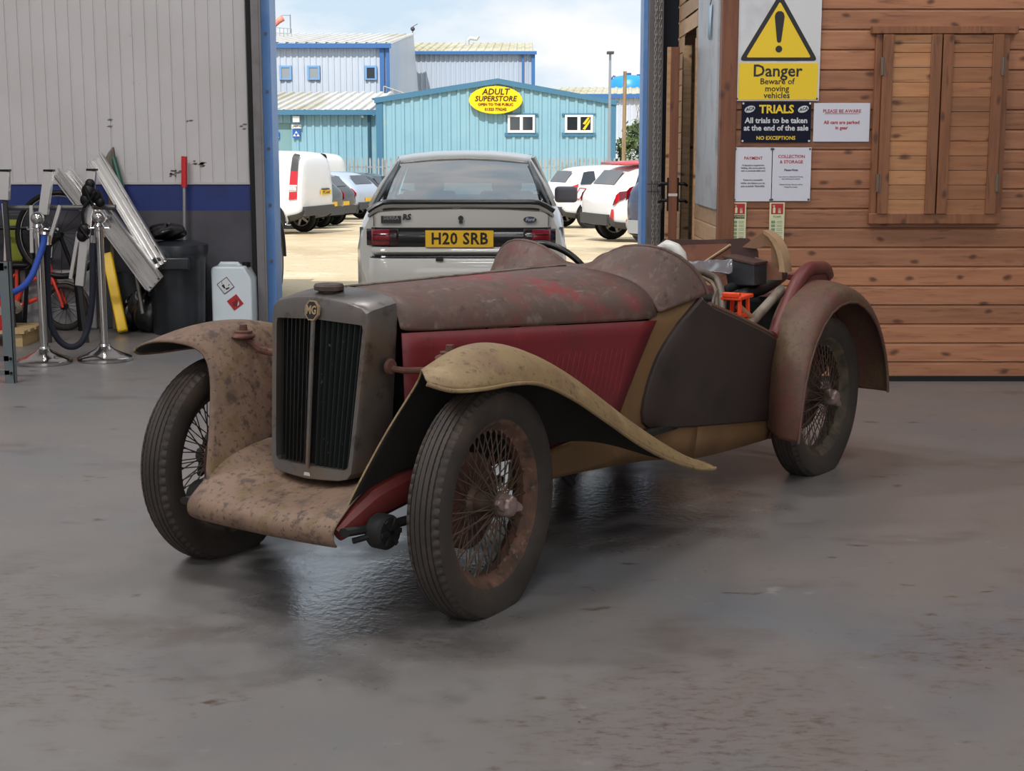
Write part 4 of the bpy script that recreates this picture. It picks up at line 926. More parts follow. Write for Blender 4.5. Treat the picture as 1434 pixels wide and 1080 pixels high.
rr.tube([p+Vector((-.5, 0, .43)), p+Vector((1.1, 0, .30))], .02, 5).tube([p+Vector((-.5, 0, .1)), p+Vector((1.1, 0, .05))], .02, 5)
tag(rr.build('roof_railing', M_post2), 'thin grey safety railing at the left end of the factory roof', 'railing')
p = at(578, 48, 93); tag(MB().tube([p, p+Vector((0, 0, .45))], .03, 6).ball(p+Vector((0, 0, .32)), .14, 10, 6).tube([p+Vector((0, 0, .45)), p+Vector((.3, 0, .62))], .02, 5).build('weather_sensor', M_gtxt), 'small dark weather sensor at the factory roof end', 'sensor')
# ---- palisade fence
def fence(px0, px1, Yf, label):
    a, c = at(px0, 225, Yf).x, at(px1, 225, Yf).x; zg = yz(Yf); zt_ = at(800, 220.5, Yf).z
    f = empty('palisade_fence', (0, 0, 0), label=label, cat='fence'); mb = MB(); n = int((c-a)/.155)
    for k in range(n):
        x = a+(k+.5)*(c-a)/n
        mb.prism([(x-.034, Yf, zg+.05), (x+.034, Yf, zg+.05), (x+.034, Yf, zt_-.10), (x+.02, Yf, zt_), (x, Yf, zt_-.05), (x-.02, Yf, zt_), (x-.034, Yf, zt_-.10)], (0, -.01, 0), (0, .01, 0))
    mb.build('pale_panel', mat('galvanised_pale', (170, 172, 170), .5, metal=.4, vary=[((136, 132, 124), 2, .5, .7)]), f, smooth=0, fix=False)
    MB().bb((a, Yf+.01, zg+.3), (c, Yf+.06, zg+.36)).bb((a, Yf+.01, zt_-.4), (c, Yf+.06, zt_-.34)).build('fence_rail', M_post2, f, smooth=0)
    for k in range(int((c-a)/2.75)+1):
        MB().bb((a+k*2.75-.05, Yf+.03, zg), (a+k*2.75+.05, Yf+.1, zt_-.1)).build('fence_post', M_post2, f, smooth=0)
fence(742, 912, 54, 'grey palisade fence behind the parked cars on the right')
fence(440, 556, 58.3, 'grey palisade fence below the teal walls on the left')
# ---- bush
p = on_yard(884, 240); bx = at(893, 200, 66)
bu = empty('bush', (bx.x, 66, yz(66)), label='green leafy bush behind the wooden pole', cat='bush')
lf = MB(); rnd = random.Random(3)
for k in range(2600):
    u = rnd.uniform(0, 2*math.pi); v = rnd.uniform(-1, 1); r = rnd.uniform(.72, 1.0)
    lob = 1+.22*math.sin(3*u+1)+.16*math.cos(5*v*3)
    q = Vector((1.05*r*lob*math.cos(u)*math.sqrt(1-v*v), 1.1*r*math.sin(u)*math.sqrt(1-v*v), 1.95+1.75*r*v*lob*.95))
    s_ = rnd.uniform(.07, .15); a = Vector((rnd.uniform(-1, 1), rnd.uniform(-1, 1), rnd.uniform(-1, 1))).normalized(); b2 = a.orthogonal().normalized()
    lf.add([q-a*s_, q+b2*s_*.5, q+a*s_, q-b2*s_*.5], [(0, 1, 2, 3)])
lf.build('foliage', mat('bush_leaf', (92, 112, 62), .6, vary=[((120, 134, 84), 1.5, .5, .65), ((60, 78, 44), 2.4, .5, .65)]), bu, smooth=0, fix=False)
MB().tube([(0, 0, 0), (.05, 0, 1.6)], [.09, .05], 8).tube([(.1, 0, .3), (.5, .1, 2.2)], [.05, .03], 6).tube([(-.1, 0, .3), (-.55, 0, 2.1)], [.05, .03], 6).build('stem', mat('bush_stem', (90, 74, 56), .8), bu)
tw = MB()
for k in range(9):
    t = rnd.uniform(-.5, .9); tw.tube([(t, 0, 2.6), (t+rnd.uniform(-.3, .5), 0, 3.6), (t+rnd.uniform(-.3, .7), .1, rnd.uniform(4.0, 4.9))], [.03, .02, .008], 5)
tw.build('bare_twigs', mat('twig', (140, 124, 110), .8), bu)
# ================================================================== PARKED CARS
M_cglass = mat('car_window', (40, 46, 54), .05, spec=.7, coat=.5); M_bumper = mat('black_bumper', (62, 62, 64), .55); M_ctyre = mat('car_tyre', (30, 29, 29), .8)
M_alloy = mat('alloy_rim', (176, 178, 182), .35, metal=.6); M_lred = mat('tail_lamp_red', (186, 22, 34), .2, coat=.6); M_lwhite = mat('lamp_clear', (226, 214, 210), .2, coat=.6)
M_plate = mat('rear_plate_yellow', (236, 186, 20), .45)
def paint(name, c, metal=0.0): return mat(name, c, .28, metal=metal, coat=.7)
P_white = paint('white_paint', (232, 232, 234)); P_black = paint('black_paint', (24, 25, 28)); P_silver = paint('silver_paint', (178, 190, 206), .25); P_blue = paint('blue_paint', (18, 40, 76)); P_dgrey = paint('dark_grey_paint', (58, 62, 70), .2)
HATCH = [(0, .50, .78, .82, .66, .66, .58), (.05, .34, .90, .95, .80, .79, .64), (.14, .30, .98, 1.06, .84, .80, .65), (.42, .26, 1.00, 1.40, .87, .81, .60), (.75, .24, 1.00, 1.48, .88, .82, .61), (1.5, .22, .98, 1.52, .88, .83, .62), (2.3, .22, .96, 1.49, .88, .83, .60), (2.65, .22, .95, 1.38, .88, .82, .58), (3.2, .22, .93, .98, .87, .80, .66), (3.85, .28, .74, .82, .82, .72, .56), (4.0, .40, .58, .62, .70, .62, .5)]
VAN = [(0, .50, 1.02, 1.50, .80, .79, .70), (.04, .42, 1.06, 1.66, .84, .82, .70), (.12, .36, 1.08, 1.78, .86, .84, .70), (.35, .30, 1.08, 1.83, .89, .85, .70), (1.2, .26, 1.08, 1.84, .90, .85, .70), (2.4, .26, 1.06, 1.83, .90, .85, .69), (2.9, .26, 1.04, 1.72, .90, .84, .66), (3.5, .28, 1.0, 1.08, .88, .82, .66), (4.25, .34, .82, .88, .84, .74, .6), (4.4, .45, .6, .66, .72, .64, .55)]
def ring(st):
    y, zb, zs, zr, wl, wb, wr = st
    h = [(wl*.86, zb), (wl*.97, zb+(zs-zb)*.20), (wl, zb+(zs-zb)*.55), (wb, zs), (lerp(wb, wr, .9), lerp(zs, zr, .86)), (wr*.86, lerp(zs, zr, .985)), (0, zr)]
    return [Vector((x, y, z)) for x, z in h]
class Body:
    def __init__(s, sts, L, H, W): 
        k, hh, ww = L/sts[-1][0], H/max(t[3] for t in sts), W/(2*max(t[4] for t in sts))
        s.st = [(y*k, zb*min(1, hh), zs*hh, zr*hh, wl*ww, wb*ww, wr*ww) for y, zb, zs, zr, wl, wb, wr in sts]; s.r = [ring(t) for t in s.st]
    def S(s, u, v, side=1):
        u = max(0, min(len(s.r)-1.0001, u)); v = max(0, min(5.9999, v)); i, j = int(u), int(v); a, b = u-i, v-j
        p = (s.r[i][j]*(1-b)+s.r[i][j+1]*b)*(1-a)+(s.r[i+1][j]*(1-b)+s.r[i+1][j+1]*b)*a
        return Vector((p.x*side, p.y, p.z))
    def patch(s, uv, side, off=.012, n=5):
        """four (u,v) corners -> grid lifted off the body"""
        (a, b, c, d) = [Vector((*q, 0)) for q in uv]; rows = []
        for i in range(n+1):
            row = []
            for j in range(n+1):
                q = a.lerp(b, i/n).lerp(d.lerp(c, i/n), j/n); p = s.S(q.x, q.y, side); e = .02
                du = s.S(q.x+e, q.y, side)-s.S(q.x-e, q.y, side); dv = s.S(q.x, q.y+e, side)-s.S(q.x, q.y-e, side)
                nn = du.cross(dv); nn = nn.normalized() if nn.length > 1e-9 else Vector((0, 0, 1))
                cc = Vector((0, s.st[5][0], .7)); nn = nn if nn.dot(p-cc) > 0 else -nn
                row.append(p+nn*off)
            rows.append(row)
        return MB().grid(rows)
    def mesh(s):
        rows = []
        for r in s.r: rows.append([Vector((-p.x, p.y, p.z)) for p in r[:-1]]+[p for p in r[::-1]])
        mb = MB().grid(rows)
        for i in (0, len(rows)-1):
            mb.f.append(tuple(i*len(rows[0])+j for j in range(len(rows[0]))))
        return mb
def wheel_mb(r, w):
    t = MB().lathe([(r*.66, -w/2), (r*.9, -w/2), (r, -w*.36), (r, w*.36), (r*.9, w/2), (r*.66, w/2)], 28, 'x', cap=False)
    rm = MB().lathe([(r*.68, -w*.45), (r*.60, -w*.40), (r*.56, w*.05), (r*.56, w*.05)], 24, 'x', cap=False)
    for side in (-1, 1): pass
    for k in range(5):
        a = 2*math.pi*k/5
        for sg in (-1, 1):
            d = Vector((0, math.cos(a), math.sin(a))); e = Vector((0, -math.sin(a), math.cos(a))); x = sg*w*.40
            rm.prism([Vector((x, 0, 0))+d*r*.08-e*r*.10, Vector((x, 0, 0))+d*r*.64-e*r*.07, Vector((x, 0, 0))+d*r*.64+e*r*.07, Vector((x, 0, 0))+d*r*.08+e*r*.10], (-.01, 0, 0), (.01, 0, 0))
    for sg in (-1, 1): rm.lathe([(r*.68, sg*w*.46), (r*.60, sg*w*.40), (r*.60, sg*w*.2)], 24, 'x', cap=False)
    return t, rm
def parked(name, label, cat, px, py, rz, paint_, sts, L, H, W, wr=.32, glass=True, patches=(), plate=True, rear_glass=((2.12, 6.0), (2.9, 6.0), (2.9, 5.1), (2.12, 5.1)), side_glass=((3.1, 3.15), (4.2, 3.15), (4.2, 3.88), (3.55, 3.88)), group=None, bump=True, rim=None):
    B = Body(sts, L, H, W); p = on_yard(px, py)
    root = empty(name, p, (0, 0, R(rz)), label, cat, group)
    B.mesh().build('body', paint_, root, smooth=40, sub=1)
    if glass:
        if rear_glass:
            g = B.patch(rear_glass, 1); g2 = B.patch(rear_glass, -1); g.add(g2.v, g2.f); g.build('rear_window', M_cglass, root, smooth=50)
        for sd in (1, -1):
            if side_glass:
                for q in side_glass if isinstance(side_glass[0][0], tuple) else (side_glass,): B.patch(q, sd).build('side_window', M_cglass, root, smooth=50)
    for nm, m_, uv, sides in patches:
        for sd in sides: B.patch(uv, sd, .018).build(nm, m_, root, smooth=50)
    k = L/sts[-1][0]
    for yy in (.16*L+.08, .80*L):
        for sd in (1, -1):
            t, rm = wheel_mb(wr, .20); wl_ = B.S(2, 1.5, 1).x*1.02
            MB().lathe([(0, -.02), (wr*1.16, -.02), (wr*1.16, .008), (0, .008)], 28, 'x', cap=False).build('wheel_arch', M_dark, root).location = (sd*(wl_+.0), yy, wr+.02)
            w_ = empty('wheel', (sd*(wl_-.06), yy, wr)); w_.parent = root
            t.build('tyre', M_ctyre, w_, smooth=40); rm.build('rim', rim or M_alloy, w_, smooth=30)
    if plate:
        q = B.S(1, 1.9, 1); pm = MB().box((0, -.02, q.z), (.52, .02, .11)).build('number_plate', M_plate, root)
    if bump:
        b1 = B.patch(((.35, .05), (3.0, .05), (3.0, .9), (.35, .9)), 1, .03, 6); b2_ = B.patch(((.35, .05), (3.0, .05), (3.0, .9), (.35, .9)), -1, .03, 6); b1.add(b2_.v, b2_.f)
        b1.box((0, .0, B.st[1][1]+.10), (B.st[0][4]*1.9, .08, .20)).build('rear_bumper', bump if bump is not True else M_bumper, root, smooth=40, solid=.01)
    return root, B
lamp_h = ('tail_lamp', M_lred, ((.6, 2.2), (2.6, 2.35), (2.4, 3.0), (.7, 2.9)), (1, -1))
# left row, tails towards the lane
r, B = parked('van', 'white delivery van with tall tail lamps at the left of the doorway', 'van', 447, 327, 73, P_white, VAN, 4.4, 1.85, 1.86, .33, rear_glass=None, side_glass=None,
  patches=(('tail_lamp', M_lred, ((1.9, 2.1), (2.75, 2.1), (2.7, 3.5), (1.9, 3.5)), (1, -1)), ('lamp_clear_band', M_lwhite, ((1.88, 2.6), (2.78, 2.6), (2.78, 3.02), (1.88, 3.02)), (1, -1)), ('pillar_trim', M_bumper, ((1.95, 3.5), (2.7, 3.5), (2.5, 4.6), (1.95, 4.6)), (1, -1))))
MB().bb((.18, -.03, .88), (.56, .02, 1.0)).build('plate_recess', M_bumper, r)
MB().bb((-.90, .7, 1.12), (-.885, 1.6, 1.14)).build('side_rail', M_bumper, r)
bs = [c for c in r.children if c.name.startswith('number_plate')][0]; bs.location = (.37, 0, .16)
parked('car', 'black hatchback parked just behind the white van', 'car', 465, 320, 70, P_black, HATCH, 4.1, 1.45, 1.76, .31, patches=(lamp_h,))
parked('car', 'black car with a bright alloy wheel, second behind the white van', 'car', 482, 316, 68, P_black, HATCH, 4.2, 1.42, 1.78, .32, patches=(('tail_lamp', M_lred, ((.4, 2.5), (2.6, 2.6), (2.4, 3.0), (.6, 2.95)), (1, -1)),))
parked('car', 'silver blue estate car with square red tail lamp', 'car', 518, 307, 66, P_silver, [(t[0], t[1], t[2], t[3], t[4], t[5], t[6]) for t in HATCH], 4.5, 1.50, 1.80, .33, patches=(('tail_lamp', M_lred, ((.9, 2.0), (2.5, 2.0), (2.5, 3.0), (1.2, 3.0)), (1, -1)), ('lamp_clear_band', M_lwhite, ((1.0, 2.4), (2.0, 2.4), (2.0, 2.7), (1.0, 2.7)), (1, -1))))
parked('car', 'dark grey car beside the silver blue estate car', 'car', 546, 300, 66, P_dgrey, HATCH, 4.4, 1.50, 1.78, .33, patches=(lamp_h,))
parked('van', 'white camper van roof showing above the silver blue estate car', 'van', 470, 302.5, 66, P_white, VAN, 5.0, 2.15, 1.95, .34, rear_glass=None, side_glass=((3.2, 3.3), (5.2, 3.3), (5.2, 4.0), (3.2, 4.0)))
# right row
r, B = parked('car', 'white hatchback with a red line drawing and bright red tail lamp on its flank', 'car', 772, 319, -68, P_white, HATCH, 3.9, 1.58, 1.72, .33, patches=(('tail_lamp', M_lred, ((.7, 2.1), (2.4, 2.5), (3.0, 3.2), (1.7, 3.1)), (1, -1)),), plate=False)
d_ = B.patch(((2.3, 2.1), (2.9, 2.1), (3.6, 2.9), (3.0, 2.95)), 1, .02, 3); d_.build('red_decal', M_lred, r); B.patch(((2.45, 2.18), (2.9, 2.18), (3.42, 2.83), (3.02, 2.86)), 1, .026, 3).build('decal_field', P_white, r)
r, B = parked('car', 'white car with dark slanting tail lamps and a red smeared bumper corner', 'car', 833, 338, -70, P_white, HATCH, 4.1, 1.52, 1.80, .33, patches=(('tail_lamp', mat('smoked_red_lamp', (110, 18, 28), .2, coat=.6), ((.7, 2.3), (2.2, 2.5), (3.2, 3.0), (1.2, 2.98)), (1, -1)), ('lamp_bright_band', M_lred, ((1.0, 2.4), (1.9, 2.5), (2.0, 2.95), (1.2, 2.95)), (1, -1)), ('red_smear', M_lred, ((.35, .9), (1.0, .6), (.9, 2.0), (.5, 2.0)), (1,)), ), plate=False)
sp = MB().add([(-.62, .38, 1.50), (.62, .38, 1.50), (.66, 1.9, 1.57), (-.66, 1.9, 1.57)], [(0, 1, 2, 3)]); sp.build('red_roof_panel', mat('roof_red', (206, 84, 92), .4, coat=.4), r, solid=.05)
parked('car', 'dark blue tall car nearest the right side of the doorway', 'car', 917, 360, -58, P_blue, HATCH, 4.4, 1.62, 1.84, .35, patches=(('tail_lamp', M_lred, ((.7, 2.5), (2.4, 2.5), (2.4, 3.0), (.9, 3.0)), (1, -1)), ('lamp_lower', M_lred, ((.3, 1.0), (1.4, 1.0), (1.4, 1.25), (.4, 1.25)), (1, -1))), bump=mat('silver_bumper', (150, 152, 156), .4))
# trailer at the left jamb: a wheel, a mudguard and a lamp look past the frame
p = at(391, 392, 15.2)
tl = empty('car_trailer', (p.x-.02, 15.2, yz(15.2)), label='dark trailer with a cream wheel just past the left door jamb', cat='trailer')
t_, rm_ = wheel_mb(.33, .17); wv = empty('wheel', (-.06, 0, .33)); wv.parent = tl
t_.build('tyre', M_ctyre, wv); MB().lathe([(0, -.05), (.05, -.05), (.20, -.03), (.225, .07), (.215, .085)], 28, 'x', cap=False).lathe([(0, .03), (.2, .05), (.225, .085)], 28, 'x', cap=False).build('rim', mat('cream_rim', (214, 206, 184), .5), wv)
MB().grid([[Vector((x, .42*math.cos(a), .36+.40*math.sin(a))) for x in (-.17, .035)] for a in [math.pi*i/16 for i in range(17)]]).build('mudguard', M_bumper, tl, solid=.015)
MB().bb((-1.7, -1.1, .55), (-.19, 1.5, .95)).build('trailer_body', P_dgrey, tl, bevel=.02)
MB().bb((-.15, -.42, .78), (.0, -.36, .98)).build('tail_lamp', M_lred, tl)
# ================================================================== WHITE SALOON BEHIND THE OLD CAR
SX = at(645.5, 330, 11.9).x
sal = empty('white_saloon', (SX, 11.85, yz(12.5)), label='white saloon with black rear spoiler parked directly outside the doorway', cat='car')
P_sal = paint('saloon_white', (196, 193, 186)); M_blackgloss = mat('gloss_black', (16, 16, 18), .25, coat=.4)
G = lambda x, y, z: Vector((x, y, z))
rows = []
for y, pts in ((.10, [(.74, .30), (.80, .46), (.815, .62), (.79, .76), (.735, .87), (.66, .915), (.35, .935), (0, .94)]),
               (.16, [(.78, .28), (.83, .46), (.84, .62), (.815, .77), (.76, .885), (.685, .935), (.35, .955), (0, .96)]),
               (.5, [(.80, .26), (.84, .46), (.85, .64), (.83, .82), (.785, .92), (.70, .972), (.35, .985), (0, .988)]),
               (.62, [(.80, .26), (.845, .46), (.853, .66), (.835, .84), (.79, .935), (.745, .985), (.70, .99), (.68, .99)]),
               (2.95, [(.80, .24), (.845, .46), (.853, .66), (.835, .84), (.80, .92), (.76, .965), (.70, .97), (.68, .97)]),
               (3.1, [(.80, .24), (.845, .46), (.85, .66), (.83, .82), (.79, .90), (.70, .94), (.35, .96), (0, .965)]),
               (4.2, [(.78, .28), (.82, .46), (.82, .60), (.79, .70), (.74, .76), (.65, .79), (.35, .81), (0, .82)]),
               (4.45, [(.66, .36), (.70, .46), (.70, .55), (.68, .60), (.62, .64), (.5, .66), (.3, .67), (0, .67)])):
    rows.append([G(-x, y, z) for x, z in pts[:-1]]+[G(x, y, z) for x, z in pts[::-1]])
half = len(rows[0])//2
mb = MB()
for i in range(len(rows)-1):
    for j in range(len(rows[0])-1):
        if i == 3 and j in (half-1, half): continue        # the open cabin
        o = len(mb.v); mb.add([rows[i][j], rows[i][j+1], rows[i+1][j+1], rows[i+1][j]], [(0, 1, 2, 3)])
mb.add(rows[0], [tuple(range(len(rows[0])))]); mb.add(rows[-1], [tuple(range(len(rows[0])))])
mb.build('body', P_sal, sal, smooth=38, bevel=.0)
# roof and pillars
rr_ = []
for y, w_, z in ((1.02, .545, 1.335), (1.12, .565, 1.362), (1.5, .585, 1.388), (2.1, .585, 1.385), (2.4, .56, 1.355)):
    rr_.append([G(t*w_, y+.05*abs(t)**2*(1 if y > 2 else -.6), z-.045*abs(t)**2.5) for t in (-1, -.92, -.75, -.4, 0, .4, .75, .92, 1)])
MB().grid(rr_).build('roof', P_sal, sal, solid=.03, smooth=50)
for sd in (1, -1):
    MB().grid([[G(sd*.76, .40, .955), G(sd*.752, .66, .972), G(sd*.745, .95, .985)], [G(sd*.68, .66, 1.13), G(sd*.672, .86, 1.14), G(sd*.665, 1.12, 1.15)], [G(sd*.565, .98, 1.31), G(sd*.56, 1.12, 1.325), G(sd*.555, 1.35, 1.335)]]).build('rear_pillar', P_sal, sal, solid=.03, smooth=60)
    MB().tube([G(sd*.775, 1.85, .96), G(sd*.595, 1.75, 1.34)], .03, 6).tube([G(sd*.77, 3.05, .94), G(sd*.575, 2.40, 1.34)], .03, 6).build('door_pillar', P_sal, sal)
    MB().grid([[G(sd*.655, .36, .972), G(sd*.72, .40, .968)], [G(sd*.605, .66, 1.14), G(sd*.655, .68, 1.14)], [G(sd*.545, .96, 1.315), G(sd*.572, .98, 1.305)]]).build('window_trim', M_blackgloss, sal, solid=.012)
    MB().grid([[G(sd*.77, .98, .975), G(sd*.77, 2.95, .955)], [G(sd*.58, 1.3, 1.335), G(sd*.58, 2.36, 1.335)]]).build('side_window', glass_mat('saloon_side_glass', (150, 170, 176), .1), sal, smooth=0)
GL = glass_mat('saloon_glass', (210, 232, 236), .33)
MB().grid([[G(t*lerp(.66, .545, v), lerp(.36, 1.0, v)-.05*t*t*-1, lerp(.965, 1.325, v)+.02*math.sin(v*3.14)) for t in (-1, -.5, 0, .5, 1)] for v in (0, .25, .5, .75, 1)]).build('rear_window', GL, sal, smooth=60)
MB().grid([[G(t*lerp(.72, .55, v), lerp(3.1, 2.42, v), lerp(.955, 1.345, v)) for t in (-1, -.5, 0, .5, 1)] for v in (0, .5, 1)]).build('windscreen', glass_mat('saloon_windscreen', (206, 226, 228), .04), sal, smooth=60)
MB().bb((-.72, .55, .90), (.72, 1.1, .955)).build('parcel_shelf', mat('grey_trim', (70, 72, 76), .8), sal)
MB().bb((-.70, 1.0, .35), (.70, 1.15, .98)).bb((-.70, 1.1, .3), (.7, 3.0, .45)).build('rear_seat', M_gtxt, sal, bevel=.04)
for sx in (-.36, .36):
    MB().bb((sx-.25, 2.0, .45), (sx+.25, 2.14, 1.03)).bb((sx-.14, 2.02, 1.02), (sx+.14, 2.10, 1.20)).build('front_seat', M_gtxt, sal, bevel=.04)
MB().bb((-.13, 2.66, 1.20), (.13, 2.70, 1.275)).build('interior_mirror', M_blk, sal, bevel=.015)
MB().bb((-.72, 2.75, .80), (.72, 3.05, .955)).build('dashboard', M_blk, sal)
# spoiler: white wing on legs with a black lip
sp_ = []; tp = []
for t in [i/12 for i in range(-12, 13)]:
    a = abs(t); z = .965-.075*max(0, (a-.80)/.20)**1.5; x = t*.745
    sp_.append([G(x, .10-.02*a, z-.012), G(x, .06, z+.012), G(x, .10, z+.024), G(x, .30, z+.010), G(x, .30, z-.008)])
    tp.append(G(x, .085, z+.034))
MB().grid(sp_, close_v=True).build('spoiler', P_sal, sal, smooth=40)
MB().tube(tp, [.026]*len(tp), 8, flat=.9).build('spoiler_lip', M_blackgloss, sal)
for x in (-.66, -.04, .66): MB().bb((x-.03, .12, .90), (x+.03, .25, .965)).build('spoiler_leg', P_sal, sal)
# tail panel
ZU, ZL_ = at(640, 318.5, 11.94).z-sal.location.z, at(640, 345, 11.94).z-sal.location.z
def face(x0, x1, z0, z1, d, m_, nm, parent=sal, curve=.10):
    mb = MB(); n = 10
    mb.grid([[G(lerp(x0, x1, i/n), .085-d+curve*max(0, (abs(lerp(x0, x1, i/n))-.55)/.28)**2, z) for z in (z0, z1)] for i in range(n+1)]); return mb.build(nm, m_, parent, solid=.02, smooth=50)
face(-.815, .815, ZL_, ZU, .02, M_blackgloss, 'lamp_panel')
for sd in (1, -1):
    tlm = face(sd*.50, sd*.79, ZL_+.01, ZU-.01, .03, mat('saloon_lamp_dark', (40, 14, 18), .2, coat=.6), 'tail_lamp')
    face(sd*.57, sd*.715, ZL_+.012, ZU-.014, .038, mat('saloon_lamp_red', (132, 18, 30), .2, coat=.6), 'red_lens', tlm)
    for k in (0, 1): face(sd*.575, sd*.71, ZL_+.05+.045*k, ZL_+.054+.045*k, .046, M_blackgloss, 'lens_rib', tlm)
pz = at(643, 334.5, 11.9).z-sal.location.z; pxo = at(643.5, 335, 11.9).x-SX
npl = MB().box((pxo, .035, pz), (.545, .012, .135)).build('number_plate', M_plate, sal, bevel=.004)
text('H20 SRB', npl, (pxo, .027, pz-.002), .128, M_ink, bold=.0035, sx=.92, space=1.08)
bz = at(640, 306, 11.94).z-sal.location.z
MB().box((-.56, .088, bz-.008), (.16, .03, .058)).build("model_badge", M_blackgloss, sal)
text('SIERRA', bpy.data.objects['model_badge'], (-.56, .072, bz+.004), .040, mat('badge_grey', (120, 120, 120), .4), bold=.001)
text('RS', bpy.data.objects['model_badge'], (-.435, .078, bz+.010), .062, M_blackgloss, bold=.003, shear=.1)
MB().lathe([(0, .0), (.021, .0), (.021, .03), (0, .03)], 16, 'y', (pxo+.01, .075, bz+.002), cap=False).box((pxo+.01, .085, bz-.028), (.03, .02, .02)).build('boot_lock', M_blackgloss, sal)
ob = MB(); ox = at(742, 309, 11.94).x-SX
ob.prism([(ox+.052*math.cos(t*math.pi/14), .07, bz-.008+.024*math.sin(t*math.pi/14)) for t in range(28)], (0, 0, 0), (0, .03, 0)); ob = ob.build('oval_badge', M_blackgloss, sal)
MB().prism([(ox+.046*math.cos(t*math.pi/14), .066, bz-.008+.019*math.sin(t*math.pi/14)) for t in range(28)], (0, 0, 0), (0, .005, 0)).build('oval_field', mat('badge_navy', (40, 50, 80), .3), ob)
text('Ford', ob, (ox, .0645, bz-.008), .036, mat('badge_silver', (190, 194, 200), .3), bold=.0006, shear=.25)
for sx in (-.70, .70): MB().bb((sx-.002, .07, ZU+.01), (sx+.002, .16, .90)).build('boot_seam', M_blackgloss, sal)
# bumpers
zbu = at(640, 360, 11.9).z-sal.location.z
def bumper(z0, z1, d, m_, nm):
    rows = []
    for t in [i/16 for i in range(-16, 17)]:
        a = abs(t); x = t*.85; y = .06-d+.30*max(0, (a-.74)/.26)**2
        rows.append([G(x, y+.06, z1), G(x, y+.01, z1-.004), G(x, y, z1-.02), G(x, y-.006, (z0+z1)/2), G(x, y+.03, z0)])
    return MB().grid(rows).build(nm, m_, sal, smooth=50, solid=.01)
bumper(zbu+.005, ZL_-.004, .012, P_sal, 'upper_bumper'); bumper(.22, zbu-.010, .05, P_sal, 'rear_bumper')
bumper(zbu-.012, zbu+.006, .02, M_blackgloss, 'bumper_gap')
MB().box((-.17, -.002, zbu-.018), (.06, .02, .02)).build('towing_cover', M_blackgloss, sal)
for sd in (1,):
    MB().box((sd*.93, 2.55, .98), (.22, .08, .155)).build('door_mirror', mat('mirror_grey', (112, 108, 116), .5), sal, bevel=.035, segs=3)
for sd in (1, -1):
    for yy in (.85, 3.45):
        t, rm = wheel_mb(.31, .2); w_ = empty('wheel', (sd*.74, yy, .31)); w_.parent = sal; t.build('tyre', M_ctyre, w_); rm.build('rim', M_alloy, w_)
# ================================================================== THINGS LYING IN THE COCKPIT
CM = Matrix.Translation(car.location) @ Matrix.Rotation(car.rotation_euler.z, 4, 'Z'); CI = CM.inverted()
def atl(px, py, yl):                      # point seen at a pixel on the car's own plane y = yl, in world space
    o = CI @ Vector((0, 0, CH)); d = CI.to_3x3() @ ray(px, py); t = (yl-o.y)/d.y
    return CM @ (o+d*t)
CL = CM.to_3x3() @ Vector((0, 1, 0)); CX = CM.to_3x3() @ Vector((1, 0, 0))
def atx(px, py, xl):
    o = CI @ Vector((0, 0, CH)); d = CI.to_3x3() @ ray(px, py); t = (xl-o.x)/d.x
    return CM @ (o+d*t)
def slab(name, pxs, yl, th, m, label, cat, dy=None, **kw):
    CL = CX; ps = [atx(p[0], p[1], yl) for p in pxs]; c = sum(ps, Vector())/len(ps)
    o = MB().prism([p-c for p in ps], CL*(-th/2), CL*(th/2)).build(name, m, **kw); o.location = c
    return tag(o, label, cat)
M_trimb = mat('brown_trim_board', (128, 82, 64), .7, vary=[((138, 96, 74), 6, .5, .65), ((104, 66, 54), 9, .56, .68)])
M_trimd = mat('dark_brown_trim', (70, 46, 42), .7, vary=[((86, 60, 50), 8, .5, .65)])
M_pipe = mat('pale_piping', (176, 148, 118), .7)
M_darkbox = mat('dark_grey_box', (46, 46, 50), .6, vary=[((60, 58, 60), 8, .5, .65)])
slab('long_trim_board', [(915, 349), (931, 334.5), (985, 336), (1046, 333.5), (1050, 350), (990, 372), (925, 372)], -2.47, .012, M_trimd, 'long dark brown trim board at the back of the cockpit junk', 'board')
tb = slab('trim_panel', [(938, 346), (962, 343), (1023, 341.5), (1028, 377), (1010, 388), (960, 384)], -2.40, .010, M_trimb, 'mid brown trim panel with pale piping lying across the cockpit', 'panel')
pp = [atx(1023, 343, -2.39)-tb.location, atx(1008, 353, -2.39)-tb.location, atx(986, 367.5, -2.39)-tb.location]; MB().tube(pp, .006, 6).build('piping', M_pipe, tb)
slab('rounded_panel', [(1024, 366), (1025, 336), (1036, 333.5), (1048, 334), (1056, 342), (1061, 352), (1062, 369)], -2.36, .012, M_trimd, 'dark brown panel with a rounded top corner standing beside the arched wooden panel', 'panel')
# arched wooden panel: quarter disc with a thick pale rim and a slot
ap = empty('arched_panel', atx(1080, 365, -2.33), label='arched tan wooden panel with a thick pale rim at the back of the cockpit', cat='panel'); O = ap.location
M_arch = mat('pale_arch_rim', (168, 138, 104), .75, vary=[((146, 116, 86), 5, .5, .65)]); M_archp = mat('tan_arch_panel', (128, 96, 70), .8, vary=[((110, 80, 60), 6, .5, .65)])
arc = [(1074, 322), (1083, 327), (1091, 335), (1097, 346), (1101, 358), (1103, 370), (1104, 381)]; inn = [(1074, 327), (1080, 331), (1086, 339), (1091, 349), (1094, 360), (1096, 371), (1096, 380)]
A = [atx(*p, -2.33)-O for p in arc]; I_ = [atx(*p, -2.33)-O for p in inn]; d = CX*.035
MB().grid([[a-d, a+d, i+d, i-d] for a, i in zip(A, I_)], close_v=True).build('rim', M_arch, ap, smooth=40)
pan = [atx(*p, -2.335)-O for p in [(1050, 349)]+[(1062, 334)]+inn]; 
